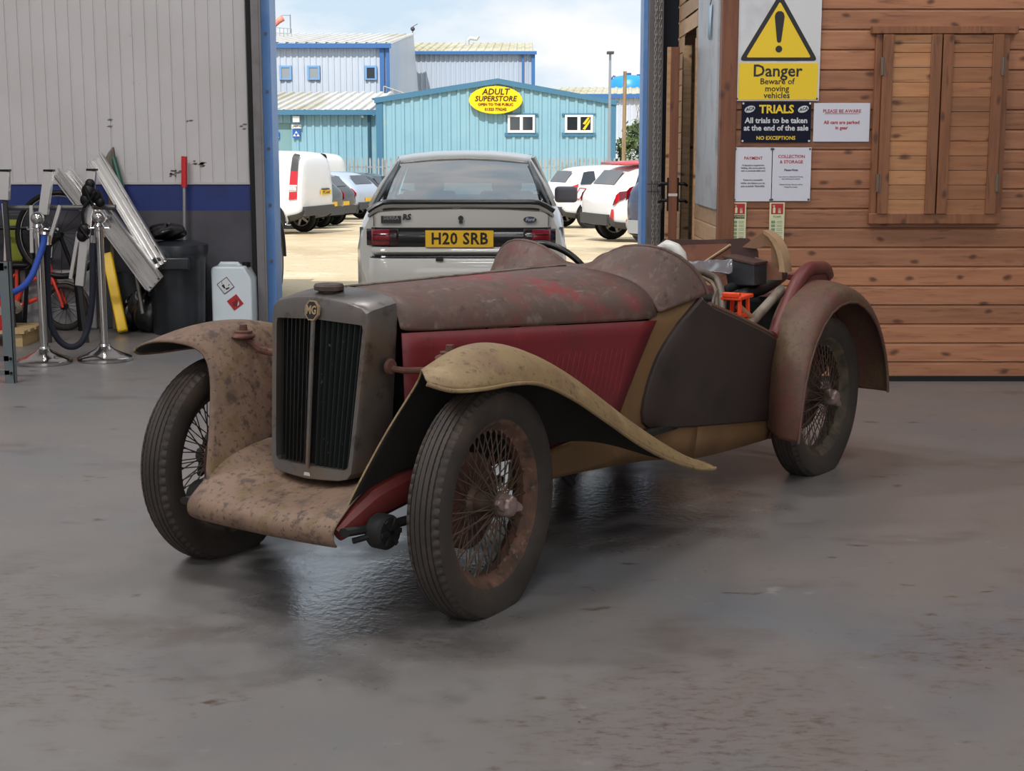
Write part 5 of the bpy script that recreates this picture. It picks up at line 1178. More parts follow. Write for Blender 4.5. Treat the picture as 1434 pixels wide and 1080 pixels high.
def poly_w(pts, th): return MB().prism([atx(*p, -2.335)-O for p in pts], CX*(-th), CX*th)
poly_w([(1040, 346), (1056, 334), (1074, 323), (1074, 327), (1080, 331), (1081, 343), (1058, 348)], .006).build('upper_panel', M_archp, ap, smooth=0)
poly_w([(1081, 332), (1086, 339), (1091, 349), (1094, 360), (1096, 371), (1096, 380), (1081, 370)], .006).build('side_panel', M_archp, ap, smooth=0)
poly_w([(1058, 360), (1081, 368), (1096, 380), (1096, 392), (1058, 392)], .006).build('lower_panel', M_trimb, ap, smooth=0)
bx_ = empty('open_box', atx(1050, 376, -2.30), label='dark grey open box wedged among the junk in the cockpit', cat='box'); O = bx_.location
q = [atx(*p, -2.30)-O for p in [(1028, 358), (1071, 368), (1071, 398), (1034, 397)]]
MB().prism(q, -CX*.02, CX*.10).build('box_body', M_darkbox, bx_, smooth=0, bevel=.004)
MB().prism([atx(*p, -2.299)-O for p in [(1027, 356), (1072, 366), (1072, 369), (1027, 359)]], -CX*.02, CX*.104).build('box_rim', M_trimd, bx_, smooth=0)
# white lamp bowl
lm = empty('lamp_shell', atx(940, 358, -1.95), label='white curved lamp shell lying behind the near scuttle hump', cat='lamp'); O = lm.location
w_ = [atx(*p, -1.95)-O for p in [(930, 362), (931, 352), (938, 348), (946, 351), (952, 358), (955, 367)]]
MB().tube(w_, [.02, .028, .03, .03, .028, .024], 12, flat=1.6).build('shell', mat('off_white_shell', (206, 204, 198), .4), lm, smooth=60)
MB().tube([atx(942, 362, -1.95)-O, atx(952, 366, -1.95)-O], .022, 10).build('socket', M_black, lm)
# grey plastic sheet
rows = []
rn = random.Random(5)
for i in range(12):
    t = i/11; rows.append([atx(lerp(952, 1026, t), lerp(368, 362, t)+j*lerp(4, 7.5, t)+rn.uniform(-2.4, 2.4), -2.16+.03*j+rn.uniform(-.02, .02)) for j in range(4)])
O = rows[3][1].copy(); tag(put(MB().grid([[p-O for p in r] for r in rows]).build('plastic_sheet', mat('grey_plastic_sheet', (100, 97, 101), .3, coat=.4), sub=2, smooth=80, solid=.003), O), 'crumpled grey plastic sheet draped over the cockpit junk', 'sheet')
def hose(name, pxs, r, m, label, cat='hose', n=10):
    ps = [atl(*p) for p in pxs]; O = ps[len(ps)//2].copy(); dn = []
    for i in range(len(ps)-1):
        p0, p1, p2, p3 = ps[max(i-1, 0)], ps[i], ps[i+1], ps[min(i+2, len(ps)-1)]
        for k in range(6):
            t = k/6; dn.append(.5*((2*p1)+(p2-p0)*t+(2*p0-5*p1+4*p2-p3)*t*t+(3*p1-p0-3*p2+p3)*t**3)-O)
    dn.append(ps[-1]-O)
    return tag(put(MB().tube(dn, r, n).build(name, m, smooth=70), O), label, cat)
M_hose = mat('grey_brown_tube', (98, 88, 78), .5, metal=.3, vary=[((76, 66, 58), 12, .5, .65)]); M_bhose = mat('black_rubber', (20, 20, 22), .5)
hose('bent_tube', [(966, 380, .20), (985, 382, .24), (1002, 390, .28), (1009, 405, .32), (1012, 428, .36), (1010, 440, .38)], .015, M_hose, 'thick grey brown bent tube curving down inside the door', 'tube')
hose('bent_tube', [(962, 384, .26), (982, 388, .30), (998, 398, .34), (1003, 412, .38), (1004, 432, .40)], .007, mat('thin_brown_tube', (112, 94, 76), .5), 'thin brown bent tube just outside the thick bent tube', 'tube')
hose('bent_tube', [(1004, 406, .38), (999, 420, .41), (998, 434, .42)], .006, M_hose, 'short thin curved tube nearest the door front', 'tube')
hose('rubber_hose', [(1030, 418, .26), (1046, 411, .28), (1066, 405, .28), (1084, 395, .27), (1096, 386, .25)], .026, M_bhose, 'fat black rubber hose rising toward the rear wing')
hose('rubber_hose', [(1014, 408, .20), (1030, 400, .22), (1048, 398, .22), (1066, 404, .25)], .02, mat('matt_black_rubber', (28, 28, 30), .7), 'thinner black hose beneath the dark grey open box')
hose('grey_pipe', [(1046, 458, .42), (1070, 432, .40), (1094, 406, .37)], .021, mat('grey_pipe', (150, 138, 126), .5, metal=.2, vary=[((124, 108, 96), 10, .5, .65)]), 'straight grey pipe leaning inside the rear of the cockpit', 'pipe')
hose('wooden_rod', [(1033, 428, .38), (1043, 438, .40), (1052, 445, .41)], .014, mat('worn_wood_rod', (150, 112, 80), .7), 'short worn wooden rod beside the orange plastic stand', 'rod')
# orange plastic stand
og = empty('plastic_stand', atl(1030, 448, .38), label='bright orange plastic stand inside the door', cat='stand'); O = og.location
M_or = mat('bright_orange_plastic', (232, 72, 30), .45)
k = MB(); B_ = [Vector((-.055, -.035, -.02)), Vector((.055, -.035, -.02)), Vector((.055, .035, -.02)), Vector((-.055, .035, -.02))]
for p in B_: k.tube([p, Vector((p.x*.9, p.y*.9, .085))], .009, 6)
k.box((0, 0, .02), (.115, .012, .016)).box((0, -.033, .02), (.115, .01, .016)).box((0, 0, -.022), (.14, .09, .012)); k.build('legs', M_or, og)
MB().box((.015, 0, .092), (.165, .085, .016)).box((-.055, 0, .105), (.03, .07, .02)).build('top_plate', M_or, og, bevel=.004)
og.rotation_euler = (0, 0, car.rotation_euler.z+math.pi+.15)
# dark cushions filling the tub (part of the car)
for (x0, x1, y0, y1, z0, z1) in ((-2.32, -1.50, .03, .44, .34, .56), (-2.32, -1.50, -.44, -.03, .34, .58)):
    MB().bb((x0, y0, z0), (x1, y1, z1)).build('seat_cushion', mat('black_leathercloth', (22, 20, 20), .6), car, bevel=.05, segs=4)

# ================================================================== LEFT WALL CLUTTER
M_chr = mat('polished_steel', (190, 188, 186), .14, metal=1.0); M_alu = mat('mill_aluminium', (222, 220, 218), .3, metal=.85)
def stanchion(px, py, Yd, label):
    p = on_floor(px, py); zt = at(px, 284, p.y).z
    r = empty('stanchion', (p.x, p.y, 0), label=label, cat='stanchion', group='rope barrier posts')
    MB().lathe([(0, 0), (.168, 0), (.172, .006), (.172, .022), (.166, .028), (.12, .045), (.06, .075), (.038, .095), (.034, .11), (.0, .11)], 40, cap=False).build('base', M_chr, r)
    MB().lathe([(.0, .10), (.026, .10), (.026, .80), (.0, .80)], 24, cap=False).build('post', M_chr, r)
    MB().lathe([(0, .79), (.034, .79), (.034, .83), (.03, .835), (.03, .855), (.036, .86), (.02, .885), (.0, .885)], 24, cap=False).tube([(-.065, 0, .845), (-.05, 0, .848), (.05, 0, .848), (.065, 0, .845)], .005, 6).tube([(-.065, 0, .845), (-.072, 0, .862)], .005, 6).tube([(.065, 0, .845), (.072, 0, .862)], .005, 6).build('collar', M_chr, r)
    MB().ball((0, 0, .915), .042, 24, 14).build('finial', M_chr, r, smooth=80)
    return r
s1 = stanchion(63, 509, 9.2, 'polished steel rope barrier post nearer the left edge'); s2 = stanchion(147, 505, 9.3, 'polished steel rope barrier post beside the yellow strip')
def rope(pts, m, label):
    ps = [Vector(p) for p in pts]; O = ps[len(ps)//2].copy(); dn = []
    for i in range(len(ps)-1):
        p0, p1, p2, p3 = ps[max(i-1, 0)], ps[i], ps[i+1], ps[min(i+2, len(ps)-1)]
        for k in range(6):
            t = k/6; dn.append(.5*((2*p1)+(p2-p0)*t+(2*p0-5*p1+4*p2-p3)*t*t+(3*p1-p0-3*p2+p3)*t**3)-O)
    dn.append(ps[-1]-O); r = empty('barrier_rope', O, label=label, cat='rope')
    MB().tube(dn, .020, 10).build('rope', m, r, smooth=80)
    MB().tube(dn[:3], .024, 10).tube(dn[-3:], .024, 10).build('end_cap', M_chr, r)
    return r
y1 = s1.location.y; y2 = s2.location.y
rope([at(62, 325, y1-.03), at(61, 340, y1-.04), at(54, 362, y1-.08), at(42, 390, y1-.16), at(22, 408, y1-.26), at(-10, 413, y1-.36), at(-50, 400, y1-.44)], mat('bright_blue_rope', (24, 60, 140), .75, bump=(60, .2)), 'bright blue barrier rope running off to the left edge')
rope([at(66, 330, y1+.05), at(66.5, 380, y1+.05), at(68, 435, y1+.05), at(74, 462, y1+.05), at(86, 480, y1+.07), at(101, 486, y1+.08), at(115, 478, y1+.09), at(124, 455, y2), at(129, 420, y2), at(130, 370, y2), at(131, 330, y2)], mat('navy_rope', (9, 13, 32), .8, bump=(60, .2)), 'dark navy barrier rope hanging between the two steel posts')
# angle iron rack with a red cylinder and a pallet, cut by the left edge
p = on_floor(14, 537); M_angle = mat('grey_slotted_angle', (96, 104, 108), .5, metal=.3)
rk = empty('slotted_angle_rack', (p.x, p.y, 0), label='grey slotted angle rack at the left edge of the floor', cat='rack'); ht = at(14, 367, p.y).z
pst = MB().bb((-.028, 0, 0), (.028, .004, ht)).bb((.024, 0, 0), (.028, .05, ht)); pst.build('upright', M_angle, rk)
MB().bb((-1.4, 0, ht-.05), (0, .004, ht-.01)).bb((-1.4, 0, .13), (0, .004, .16)).bb((-1.4, 0, .05), (0, .004, .075)).bb((-1.4, .0, ht-.01), (0, .05, ht-.006)).build('rails', M_angle, rk)
bl = MB()
for z in (.06, .145, ht-.03): bl.lathe([(0, -.008), (.009, -.008), (.009, 0)], 8, 'y', (.012, 0, z))
bl.build('bolts', M_iron, rk)
p = on_floor(0, 482); pc = on_floor(-14, 483)
rc = empty('red_cylinder', (pc.x, pc.y, .115), label='red gas cylinder at the left edge behind the slotted rack', cat='cylinder')
MB().lathe([(0, 0), (.125, 0), (.13, .02), (.13, .36), (.12, .43), (.08, .48), (.03, .50), (.03, .53), (0, .53)], 28, cap=False).build('cylinder_body', mat('cylinder_red', (196, 36, 40), .45), rc, smooth=50)
MB().lathe([(.132, .10), (.134, .10), (.134, .16), (.132, .16)], 28, cap=False).build('label_band', mat('pale_label', (170, 150, 140), .6), rc)
plt = empty('wooden_pallet', (on_floor(4, 487).x-.22, on_floor(4, 487).y+.05, 0), label='pale wooden pallet under the red cylinder at the left edge', cat='pallet')
M_pal = mat('pallet_wood', (170, 146, 104), .8, vary=[((146, 122, 86), 4, .5, .65)])
dk = MB(); 
for k in range(4): dk.bb((-.5, -.02+k*.13, .09), (.36, .07+k*.13, .11))
dk.build('deck_boards', M_pal, plt, smooth=0)
for x_ in (-.5, -.1, .24): MB().bb((x_, 0, 0), (x_+.1, .45, .09)).build('bearer', M_pal, plt, smooth=0)
# ---- orange child's bicycle
pw = on_floor(92, 463); R_ = at(92, 428, pw.y).z - 0.0
Rw = .178
bk = empty('childs_bicycle', (pw.x, pw.y, 0), label='small orange bicycle parked behind the steel barrier posts', cat='bicycle')
M_orf = mat('orange_frame', (206, 56, 34), .35, coat=.4); M_tyrebl = mat('bicycle_tyre', (44, 38, 36), .8)
def bwheel(x, parent, R0=Rw, m=M_tyrebl):
    w_ = empty('wheel', (x, 0, R0)); w_.parent = parent
    MB().grid([[Vector(((R0-.022+.022*math.cos(b))*math.cos(a), .022*math.sin(b), (R0-.022+.022*math.cos(b))*math.sin(a))) for b in [2*math.pi*j/10 for j in range(10)]] for a in [2*math.pi*i/40 for i in range(40)]], close_u=True, close_v=True).build('tyre', m, w_, smooth=80)
    MB().lathe([(R0-.046, -.012), (R0-.036, -.013), (R0-.036, .013), (R0-.046, .012)], 40, 'y', cap=False).build('rim', M_chr, w_)
    s = MB().lathe([(0, -.04), (.02, -.04), (.02, .04), (0, .04)], 14, 'y', cap=False)
    for k in range(16): a = 2*math.pi*k/16; s.tube([(.018*math.cos(a+.5), .02*(-1)**k, .018*math.sin(a+.5)), ((R0-.042)*math.cos(a), 0, (R0-.042)*math.sin(a))], .0015, 4, cap=False)
    s.build('spokes', M_iron, w_); return w_
bwheel(0, bk); bwheel(-.56, bk)
fb = MB().tube([(0, .045, Rw), (-.02, .045, Rw+.08), (-.075, .03, Rw+.22)], .011, 8).tube([(0, -.045, Rw), (-.02, -.045, Rw+.08), (-.075, -.03, Rw+.22)], .011, 8).tube([(-.075, -.04, Rw+.22), (-.075, .04, Rw+.22)], .012, 8)
fb.tube([(-.08, 0, Rw+.20), (-.10, 0, Rw+.32)], .016, 8); fb.tube([(-.085, 0, Rw+.24), (-.28, 0, Rw+.19), (-.36, 0, Rw+.02)], .016, 8).tube([(-.08, 0, Rw+.18), (-.2, 0, Rw+.06), (-.36, 0, Rw)], .016, 8)
fb.tube([(-.36, 0, Rw), (-.56, .05, Rw)], .010, 8).tube([(-.36, 0, Rw), (-.56, -.05, Rw)], .010, 8).tube([(-.34, 0, Rw+.28), (-.36, 0, Rw)], .013, 8).tube([(-.34, 0, Rw+.26), (-.56, .05, Rw)], .009, 8).tube([(-.34, 0, Rw+.26), (-.56, -.05, Rw)], .009, 8)
fb.build('frame', M_orf, bk)
MB().grid([[Vector(((Rw+.012)*math.cos(a), y, Rw+(Rw+.012)*math.sin(a))) for y in (-.03, -.02, 0, .02, .03)] for a in [R(5+i*6) for i in range(20)]]).build('mudguard', mat('mudguard_brown', (96, 80, 70), .5), bk, solid=.002)
hb = MB()
for y in (-.06, .06): hb.tube([(-.10, y*.3, Rw+.30), (-.10, y, Rw+.36), (-.085, y, Rw+.48), (-.06, y*.9, Rw+.56), (-.03, y*.3, Rw+.575)], .011, 8)
hb.tube([(-.05, -.2, Rw+.50), (-.09, -.06, Rw+.46), (-.09, .06, Rw+.46), (-.05, .2, Rw+.50)], .009, 8); hb.build('handlebar', M_chr, bk)
MB().ball((-.34, 0, Rw+.31), .09, 14, 8, (1.4, .7, .35)).build('saddle', M_iron, bk, smooth=60)
MB().lathe([(.0, -.02), (.05, -.02), (.05, -.012), (0, -.012)], 20, 'y', (-.36, 0, Rw), cap=False).tube([(-.36, -.03, Rw), (-.42, -.05, Rw-.08)], .008, 6).bb((-.47, -.10, Rw-.095), (-.40, -.04, Rw-.08)).build('crank', M_chr, bk)
# ---- large bicycle wheel and dark machine behind
Yc = 10.86
c_ = at(78, 330, Yc); bwl = empty('spare_bicycle', (c_.x, Yc+.1, 0), label='dark bicycle with a large wheel standing behind the orange bicycle', cat='bicycle')
Rb = .33; zc = at(78, 330, Yc).z
w2 = bwheel(0, bwl, Rb, M_iron); w2.location = (0, 0, zc)
MB().tube([(0, 0, zc), (-.25, 0, zc-.25), (-.6, 0, zc-.2)], .018, 8).tube([(0, .0, zc), (-.1, 0, zc+.05), (-.55, 0, zc+.05)], .016, 8).tube([(-.25, 0, zc-.25), (-.3, 0, .0)], .016, 6).tube([(.1, 0, zc-.30), (.12, .0, 0)], .016, 6).tube([(0, 0, zc), (.1, 0, zc-.3)], .016, 6).build('frame', M_iron, bwl)
# ---- leaning aluminium uprights with a cross tube (folding trestle)
tre = empty('folding_trestle', (0, 0, 0), label='aluminium folding trestle with three square uprights behind the steel posts', cat='trestle')
Yt = 10.2
def bar(mb, a, b, w_=.055, d=.03):
    a, b = Vector(a), Vector(b); t = (b-a).normalized(); x = Vector((1, 0, 0)); x = (x-t*x.dot(t)).normalized(); y = t.cross(x)
    return mb.add([p+x*sx*w_/2+y*sy*d/2 for p in (a, b) for sx, sy in ((-1, -1), (1, -1), (1, 1), (-1, 1))], [(0, 1, 2, 3), (7, 6, 5, 4), (0, 4, 5, 1), (1, 5, 6, 2), (2, 6, 7, 3), (3, 7, 4, 0)])
for (pa, pb, w0) in (((7.5, 240), (7, 280), .062), ((69, 240), (61, 300), .062), ((129, 239), (112, 400), .058)):
    bar(MB(), at(*pa, Yt), at(*pb, Yt), w0, .05).build('upright', M_alu, tre, bevel=.003)
    e = at(*pa, Yt); MB().box(e+Vector((0, 0, .006)), (.066, .056, .014)).build('end_cap', M_iron, tre)
for (pa, pb) in (((44, 288), (45, 354)), ((84, 288), (67, 345)), ((110, 325), (99, 390)), ((9, 330), (8, 366)), ((5, 285), (9, 330))):
    bar(MB(), at(*pa, Yt+.05), at(*pb, Yt+.05), .022, .022).build('brace', M_alu, tre)
MB().tube([at(10, 291, Yt+.08), at(162, 290, Yt+.08)], .018, 10).build('cross_tube', mat('dull_tube', (92, 92, 90), .4, metal=.5), tre)
for (pa, pb) in (((112, 400), (112, 455)), ((61, 300), (52, 455)), ((7, 280), (2, 460)), ((8, 366), (8, 460))):
    a = at(*pa, Yt); bar(MB(), a, (a.x+(pb[0]-pa[0])*.004, Yt+.1, .0), .03, .03).build('leg', mat('dark_leg', (44, 44, 46), .6), tre)
cl_ = MB()
for (px, py, r_) in ((124, 268, .05), (134, 275, .045), (120, 280, .04), (118, 322, .045), (115, 330, .04), (140, 283, .035), (126, 258, .035)): cl_.ball(at(px, py, Yt-.03), r_, 10, 6, (1, .7, 1.1))
for (pa, pb) in (((118, 262), (130, 288)), ((136, 268), (118, 290)), ((112, 318), (124, 334))): cl_.tube([at(*pa, Yt-.07), at(*pb, Yt-.07)], .012, 6)
cl_.tube([at(121, 280, Yt-.04), at(116, 300, Yt-.06), at(118, 322, Yt-.03)], .012, 6)
tag(cl_.build('cable_coil', M_iron, smooth=60), 'black coiled cable tied round the third aluminium upright', 'cable')
# ---- aluminium channels leaning against the wall
def channel(pa, pb, Ya, Yb, w_, name, label, hh=.045):
    a, b = at(*pa, Ya), at(*pb, Yb); O = b.copy(); a, b = a-O, Vector((0, 0, 0)); t = (a-b).normalized()
    n = Vector((0, -1, 0)); n = (n-t*n.dot(t)).normalized(); s = t.cross(n); mb = MB()
    sec_ = [(-w_/2, 0), (-w_/2, hh), (-w_/2+.008, hh), (-w_/2+.008, .008), (-w_*.32, .006), (-w_*.31, .03), (-w_*.26, .03), (-w_*.25, .006), (-w_*.05, .006), (-w_*.04, .02), (w_*.02, .02), (w_*.03, .006), (w_*.24, .006), (w_*.25, .03), (w_*.31, .03), (w_*.32, .006), (w_/2-.008, .008), (w_/2-.008, hh), (w_/2, hh), (w_/2, 0)]
    mb.grid([[p+s*u+n*v for u, v in sec_] for p in (a, b)], close_v=True); L0 = len(sec_)
    for (q0, q1, q2, q3) in ((0, 1, 2, 3), (16, 17, 18, 19), (0, 3, 16, 19)):
        mb.f.append((q0, q1, q2, q3)); mb.f.append((L0+q3, L0+q2, L0+q1, L0+q0))
    o = mb.build(name, M_alu, smooth=20); o.location = O
    return tag(o, label, 'rail', 'aluminium rails leaning on the wall')
channel((136, 222), (226, 372), 11.05, 10.6, .115, 'aluminium_rail', 'tallest aluminium rail leaning beside the green handled broom')
channel((152, 308), (219, 398), 10.9, 10.4, .15, 'aluminium_rail', 'widest aluminium rail ending above the black bags')
channel((82, 243), (118, 290), 10.95, 10.7, .08, 'aluminium_rail', 'front aluminium rail sloping behind the third upright')
channel((97, 240), (150, 308), 11.05, 10.85, .08, 'aluminium_rail', 'rear aluminium rail sloping close behind the front one')
# ---- broom, shovel, yellow strip
def stick(name, label, cat, pts, Ys, parts):
    a = at(*pts[0], Ys[0]); r = empty(name, a, label=label, cat=cat)
    for nm, i, j, rad, m_ in parts: MB().tube([at(*pts[i], Ys[i])-a, at(*pts[j], Ys[j])-a], rad, 10).build(nm, m_, r)
    return r
stick('broom', 'broom with a green grip and grey shaft leaning on the wall', 'broom', [(159, 221), (171, 263), (189, 344), (200, 440)], [11.14, 11.05, 10.9, 10.7], (('grip', 0, 1, .019, mat('green_grip', (22, 78, 66), .5)), ('shaft', 1, 3, .013, mat('grey_shaft', (120, 116, 112), .4, metal=.5))))
rb = stick('red_broom', 'broom with a red grip and pale shaft standing behind the black bin', 'broom', [(258, 219), (258, 262), (258.5, 342), (259, 452)], [11.13, 11.13, 11.12, 11.12], (('grip', 0, 1, .022, mat('red_grip', (190, 34, 40), .4)), ('shaft', 1, 3, .013, mat('pale_shaft', (150, 148, 150), .35, metal=.5))))
a = at(153, 232, 11.12); shv = empty('shovel', a, label='shovel standing blade up against the wall beside the tallest rail', cat='shovel')
MB().grid([[Vector((lerp(-.045, .045, j/4)*w0+dx, -.01+.03*abs(j/2-1), z)) for j in range(5)] for z, w0, dx in ((-.12, .7, .01), (-.05, 1.0, .0), (.03, .95, .0), (.09, .6, .015), (.135, .12, .03))]).build('blade', mat('worn_shovel_steel', (128, 124, 112), .5, metal=.4), shv, solid=.003, smooth=60)
MB().tube([(0, 0, -.1), (.06, -.25, -a.z+.02)], .017, 8).build('shaft', mat('shovel_shaft', (96, 80, 62), .7), shv)
a = at(172, 459, 10.75); a.z = 0; tp = at(150, 355, 11.0)
o = bar(MB(), tp-a, Vector((0, 0, .02)), .075, .05).build('yellow_strip', mat('yellow_plastic', (236, 190, 24), .45), bevel=.012); o.location = a; tag(o, 'long yellow plastic strip leaning between the navy rope and the black bags', 'strip')
# ---- bin, bags, jerrycan
p = on_floor(262, 461); bn = empty('dustbin', (p.x, p.y-.28+.05, 0), label='black ribbed plastic dustbin before the dark wall', cat='bin')
M_bin = mat('black_bin_plastic', (30, 33, 37), .35, vary=[((44, 48, 54), 3, .5, .65)])
hb_ = at(262, 346, bn.location.y-.0).z; rb0 = (at(303, 400, bn.location.y).x-at(224, 400, bn.location.y).x)/2
MB().lathe([(0, 0), (rb0*.88, 0), (rb0*.90, .02), (rb0*.985, hb_*.86), (rb0*1.03, hb_*.88), (rb0*1.05, hb_*.98), (rb0*1.03, hb_), (rb0*.97, hb_), (rb0*.95, hb_*.96)], 48, cap=False, rmod=lambda k, j: (.006 if (j//2) % 2 and k in (2, 3) else 0)).build('body', M_bin, bn, smooth=30)
MB().lathe([(rb0*1.06, hb_-.04), (rb0*1.075, hb_-.01), (rb0*1.06, hb_+.02), (rb0*.6, hb_+.045), (0, hb_+.05)], 48, cap=False).build('lid', M_bin, bn, smooth=40)
MB().bb((-.13, -rb0*1.12, hb_-.15), (.13, -rb0*.98, hb_-.06)).build('handle', M_bin, bn, bevel=.012)
M_bag = mat('black_bag', (14, 14, 15), .28)
def lump(name, c, sc, label, seed, n=22, cat='bag'):
    rr = random.Random(seed); rows = []; ph = [(rr.uniform(1, 6), rr.uniform(0, 6), rr.uniform(1, 5)) for _ in range(6)]
    for i in range(n+1):
        t = math.pi*i/n; row = []
        for j in range(n*2):
            a = math.pi*j/n; d = 1+sum(.055*math.sin(round(f)*a+p+q*t) for f, p, q in ph)
            row.append(Vector((sc[0]*d*math.sin(t)*math.cos(a), sc[1]*d*math.sin(t)*math.sin(a), sc[2]+sc[2]*d*math.cos(t)*.98)))
        rows.append(row)
    o = MB().grid(rows, close_v=True).build(name, M_bag, smooth=80); o.location = c
    mz = min(v.co.z for v in o.data.vertices)
    for v in o.data.vertices: v.co.z -= mz
    return tag(o, label, cat)
lump('rubbish_bag', (bn.location.x-.07, bn.location.y, hb_+.046), (.14, .13, .055), 'crumpled black bag lying on the dustbin lid', 4)
p = on_floor(213, 462); lump('rubbish_bag', (p.x, 10.86, 0), (.115, .13, .15), 'shiny black rubbish bag next to the dustbin on the floor', 8)
p = on_floor(190, 461); lump('rubbish_bag', (p.x+.01, 10.93, 0), (.075, .12, .12), 'smaller black rubbish bag right beside the yellow strip', 12)
p = on_floor(196, 456); tag(MB().bb((p.x-.20, 11.09, 0), (p.x+.16, 11.18, .42)).build('dark_crate', mat('dark_crate', (46, 46, 50), .7), bevel=.01), 'dark grey crate behind the two black rubbish bags', 'crate')
p = on_floor(95, 458); tag(MB().bb((p.x-.30, 11.06, .0), (p.x+.26, 11.18, .44)).build('white_box', mat('dirty_white_box', (150, 148, 150), .6, vary=[((120, 118, 120), 4, .5, .65)]), bevel=.015), 'dirty white box behind the orange bicycle wheel', 'box')
vb = MB(); a = at(20, 338, 11.05)
tag(put(MB().grid([[Vector((x+.01*math.sin(z*40), .02*math.sin(x*30+z*9), z)) for x in (-.07, -.04, 0, .04, .05)] for z in (-.16, -.1, 0, .08, .16)]).build('safety_vest', mat('hi_vis_yellow', (120, 124, 30), .7), sub=1, solid=.01), a), 'yellow green safety vest hanging behind the left upright', 'vest')
tag(MB().bb((at(-30, 400, 11.0).x, 11.09, 0), (at(42, 400, 11.0).x, 11.18, at(20, 300, 11.0).z)).build('dark_cabinet', mat('dark_cabinet', (40, 42, 46), .6), bevel=.01), 'dark cabinet against the wall at the left edge', 'cabinet')
p = on_floor(332, 461); jc = empty('jerrycan', (p.x, 11.02, 0), label='white plastic jerrycan with black and red hazard labels', cat='jerrycan')
hj = at(330, 372, 11.0).z; wj = (at(355, 400, 10.9).x-at(299, 400, 10.9).x)/2
prf = [(-wj, .01), (wj, .01), (wj+.003, .05), (wj, hj*.80), (wj*.70, hj-.015), (wj*.66, hj), (-wj*.9, hj), (-wj, hj-.02)]
MB().prism([(x, 0, z) for x, z in prf], (0, -.13, 0), (0, .13, 0)).build('body', mat('translucent_white_plastic', (204, 214, 220), .4), jc, bevel=.022, segs=3)
MB().lathe([(0, 0), (.032, 0), (.032, .035), (0, .035)], 20, c=(wj*.62, 0, hj-.012), cap=False).build('cap', M_iron, jc)
MB().tube([(-wj*.75, 0, hj-.01), (-wj*.65, 0, hj+.012), (wj*.2, 0, hj+.012), (wj*.3, 0, hj-.01)], .016, 8).build('handle', mat('jerrycan_handle', (196, 206, 212), .4), jc)
jx = lambda px, py: (at(px, py, 10.89).x-jc.location.x, at(px, py, 10.89).z)
for (px, py, m0, m1, nm) in ((316, 400, M_blk, M_wpaper, 'hazard_label'), (329.5, 423.5, M_sred, M_sred, 'flammable_label')):
    cx_, cz_ = jx(px, py); s_ = .066 if m0 is M_blk else .062
    dia = lambda s: [(cx_+s*math.cos(R(a-18)), 0, cz_+s*math.sin(R(a-18))) for a in (10, 100, 190, 280)]
    lb_ = MB().prism(dia(s_), (0, -.134, 0), (0, -.131, 0)).build(nm, m0, jc, smooth=0)
    if m1 is not m0: MB().prism(dia(s_*.9), (0, -.136, 0), (0, -.134, 0)).build('label_field', m1, lb_, smooth=0)
    sy = MB()
    if m0 is M_blk:
        sy.add([(cx_-.03, -.137, cz_+.0), (cx_-.012, -.137, cz_-.02), (cx_+.0, -.137, cz_-.022), (cx_-.012, -.137, cz_+.012)], [(0, 1, 2, 3)]).add([(cx_, -.137, cz_-.02), (cx_+.03, -.137, cz_-.01), (cx_+.026, -.137, cz_-.022), (cx_+.004, -.137, cz_-.032)], [(0, 1, 2, 3)])
        sy.add([(cx_-.028, -.137, cz_+.012), (cx_-.022, -.137, cz_+.012), (cx_-.026, -.137, cz_+.035)], [(0, 1, 2)]).add([(cx_+.018, -.137, cz_-.004), (cx_+.024, -.137, cz_+.0), (cx_+.034, -.137, cz_+.012), (cx_+.022, -.137, cz_+.008)], [(0, 1, 2, 3)])
        sy.build('symbol', M_blk, lb_, smooth=0)
    else:
        sy.add([(cx_-.015, -.137, cz_-.03), (cx_+.015, -.137, cz_-.025), (cx_+.022, -.137, cz_), (cx_+.006, -.137, cz_+.028), (cx_-.004, -.137, cz_+.006), (cx_-.02, -.137, cz_+.005)], [(0, 1, 2, 3, 4, 5)]).build('symbol', mat('label_dark_red', (110, 24, 28), .5), lb_, smooth=0)
        MB().add([(cx_+.018, -.137, cz_-.03), (cx_+.03, -.137, cz_-.012), (cx_+.026, -.137, cz_+.012), (cx_+.014, -.137, cz_-.01)], [(0, 1, 2, 3)]).build('white_flash', M_wpaper, lb_, smooth=0)
CEILING_FILL, FRONT_FILL, EXPO = 165, 230, 0.0
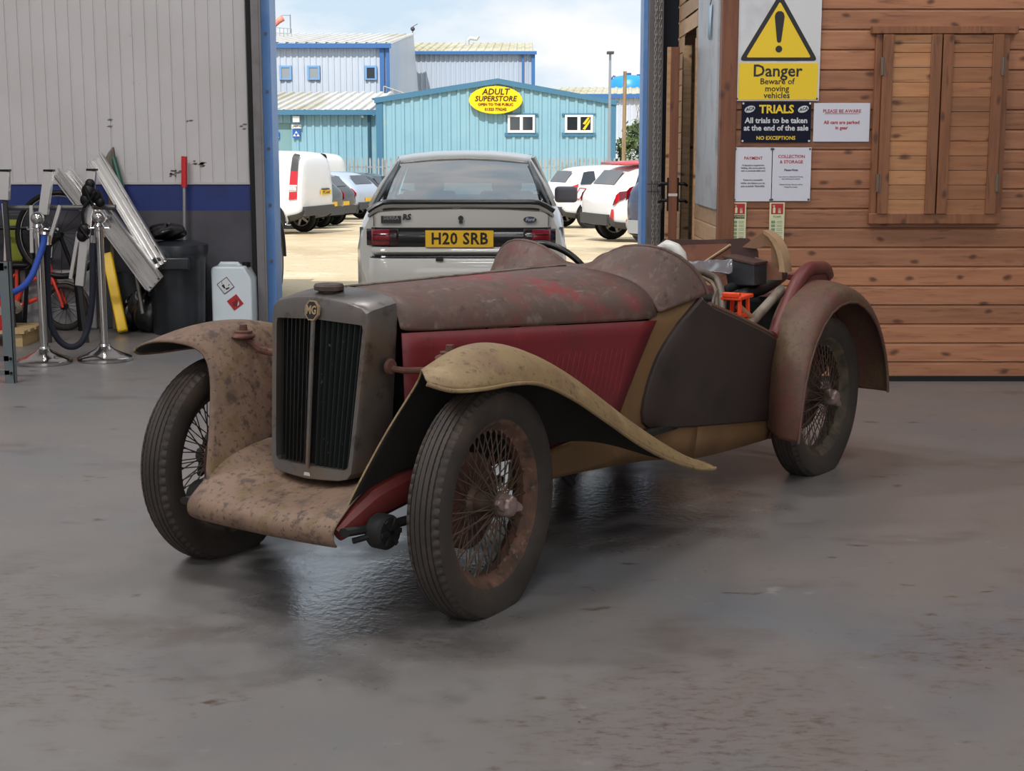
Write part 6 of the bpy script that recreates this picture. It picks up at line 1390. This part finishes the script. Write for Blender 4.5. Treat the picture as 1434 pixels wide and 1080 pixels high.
# ================================================================== LIGHT, SKY, CAMERA
w = bpy.data.worlds.new('sky'); SC.world = w; w.use_nodes = True; nt = w.node_tree; N = nt.nodes; L = nt.links
bg = N['Background']; tc = N.new('ShaderNodeTexCoord'); mp = N.new('ShaderNodeMapping'); mp.inputs['Scale'].default_value = (1, 1, 2.6)
mp.inputs['Location'].default_value = (.35, .1, .12)
L.new(tc.outputs['Generated'], mp.inputs[0])
nz = N.new('ShaderNodeTexNoise'); nz.inputs['Scale'].default_value = 5.5; nz.inputs['Detail'].default_value = 9; nz.inputs['Roughness'].default_value = .55; L.new(mp.outputs[0], nz.inputs['Vector'])
cr = N.new('ShaderNodeMapRange'); cr.inputs[1].default_value = .40; cr.inputs[2].default_value = .62; L.new(nz.outputs['Fac'], cr.inputs[0])
mx = N.new('ShaderNodeMix'); mx.data_type = 'RGBA'; L.new(cr.outputs[0], mx.inputs[0]); mx.inputs[6].default_value = lin((204, 224, 240)); mx.inputs[7].default_value = lin((250, 250, 252))
L.new(mx.outputs[2], bg.inputs[0]); bg.inputs[1].default_value = 1.08
def light(name, kind, loc, rot, energy, col=(1, 1, 1), **kw):
    l = bpy.data.lights.new(name, kind); l.energy = energy; l.color = col
    for k, v in kw.items(): setattr(l, k, v)
    o = bpy.data.objects.new(name, l); C.objects.link(o); o.location = loc; o.rotation_euler = rot; return o
light('sun', 'SUN', (0, 0, 20), (R(43), 0, R(-16)), 3.9, (1, .96, .9), angle=.009)
for x in (-4, 0, 4):
    for y in (-3.5, 1.5, 6.5):
        light('added_ceiling_fill', 'AREA', (x, y, 5.8), (0, 0, 0), CEILING_FILL*{-4: 1.0, 0: .55, 4: .42}[x]*{-3.5: .75, 1.5: .9, 6.5: 1.35 if x < 0 else 1.0}[y], (.99, .98, .97), shape='RECTANGLE', size=1.6, size_y=.5)  # added fill panels under the unseen ceiling to brighten the interior, no real fittings
light('added_front_fill', 'AREA', (1.0, -6.6, 2.6), (R(90), 0, 0), FRONT_FILL, (.93, .97, 1), shape='RECTANGLE', size=6, size_y=4.6)  # added fill from behind the camera; the back wall has no opening there
cam = bpy.data.cameras.new('camera'); co = bpy.data.objects.new('camera', cam); C.objects.link(co)
co.location = (0, 0, CH); co.rotation_euler = (math.pi/2-TH, 0, 0)
cam.sensor_fit = 'HORIZONTAL'; cam.sensor_width = 36; cam.lens = 36*FPX/1434; cam.clip_end = 1000
SC.camera = co
SC.view_settings.view_transform = 'Standard'; SC.view_settings.look = 'None'; SC.view_settings.exposure = EXPO; SC.view_settings.gamma = 1; SC.view_settings.use_curve_mapping = False
SC.cycles.use_denoising = True
SC.cycles.max_bounces = 8
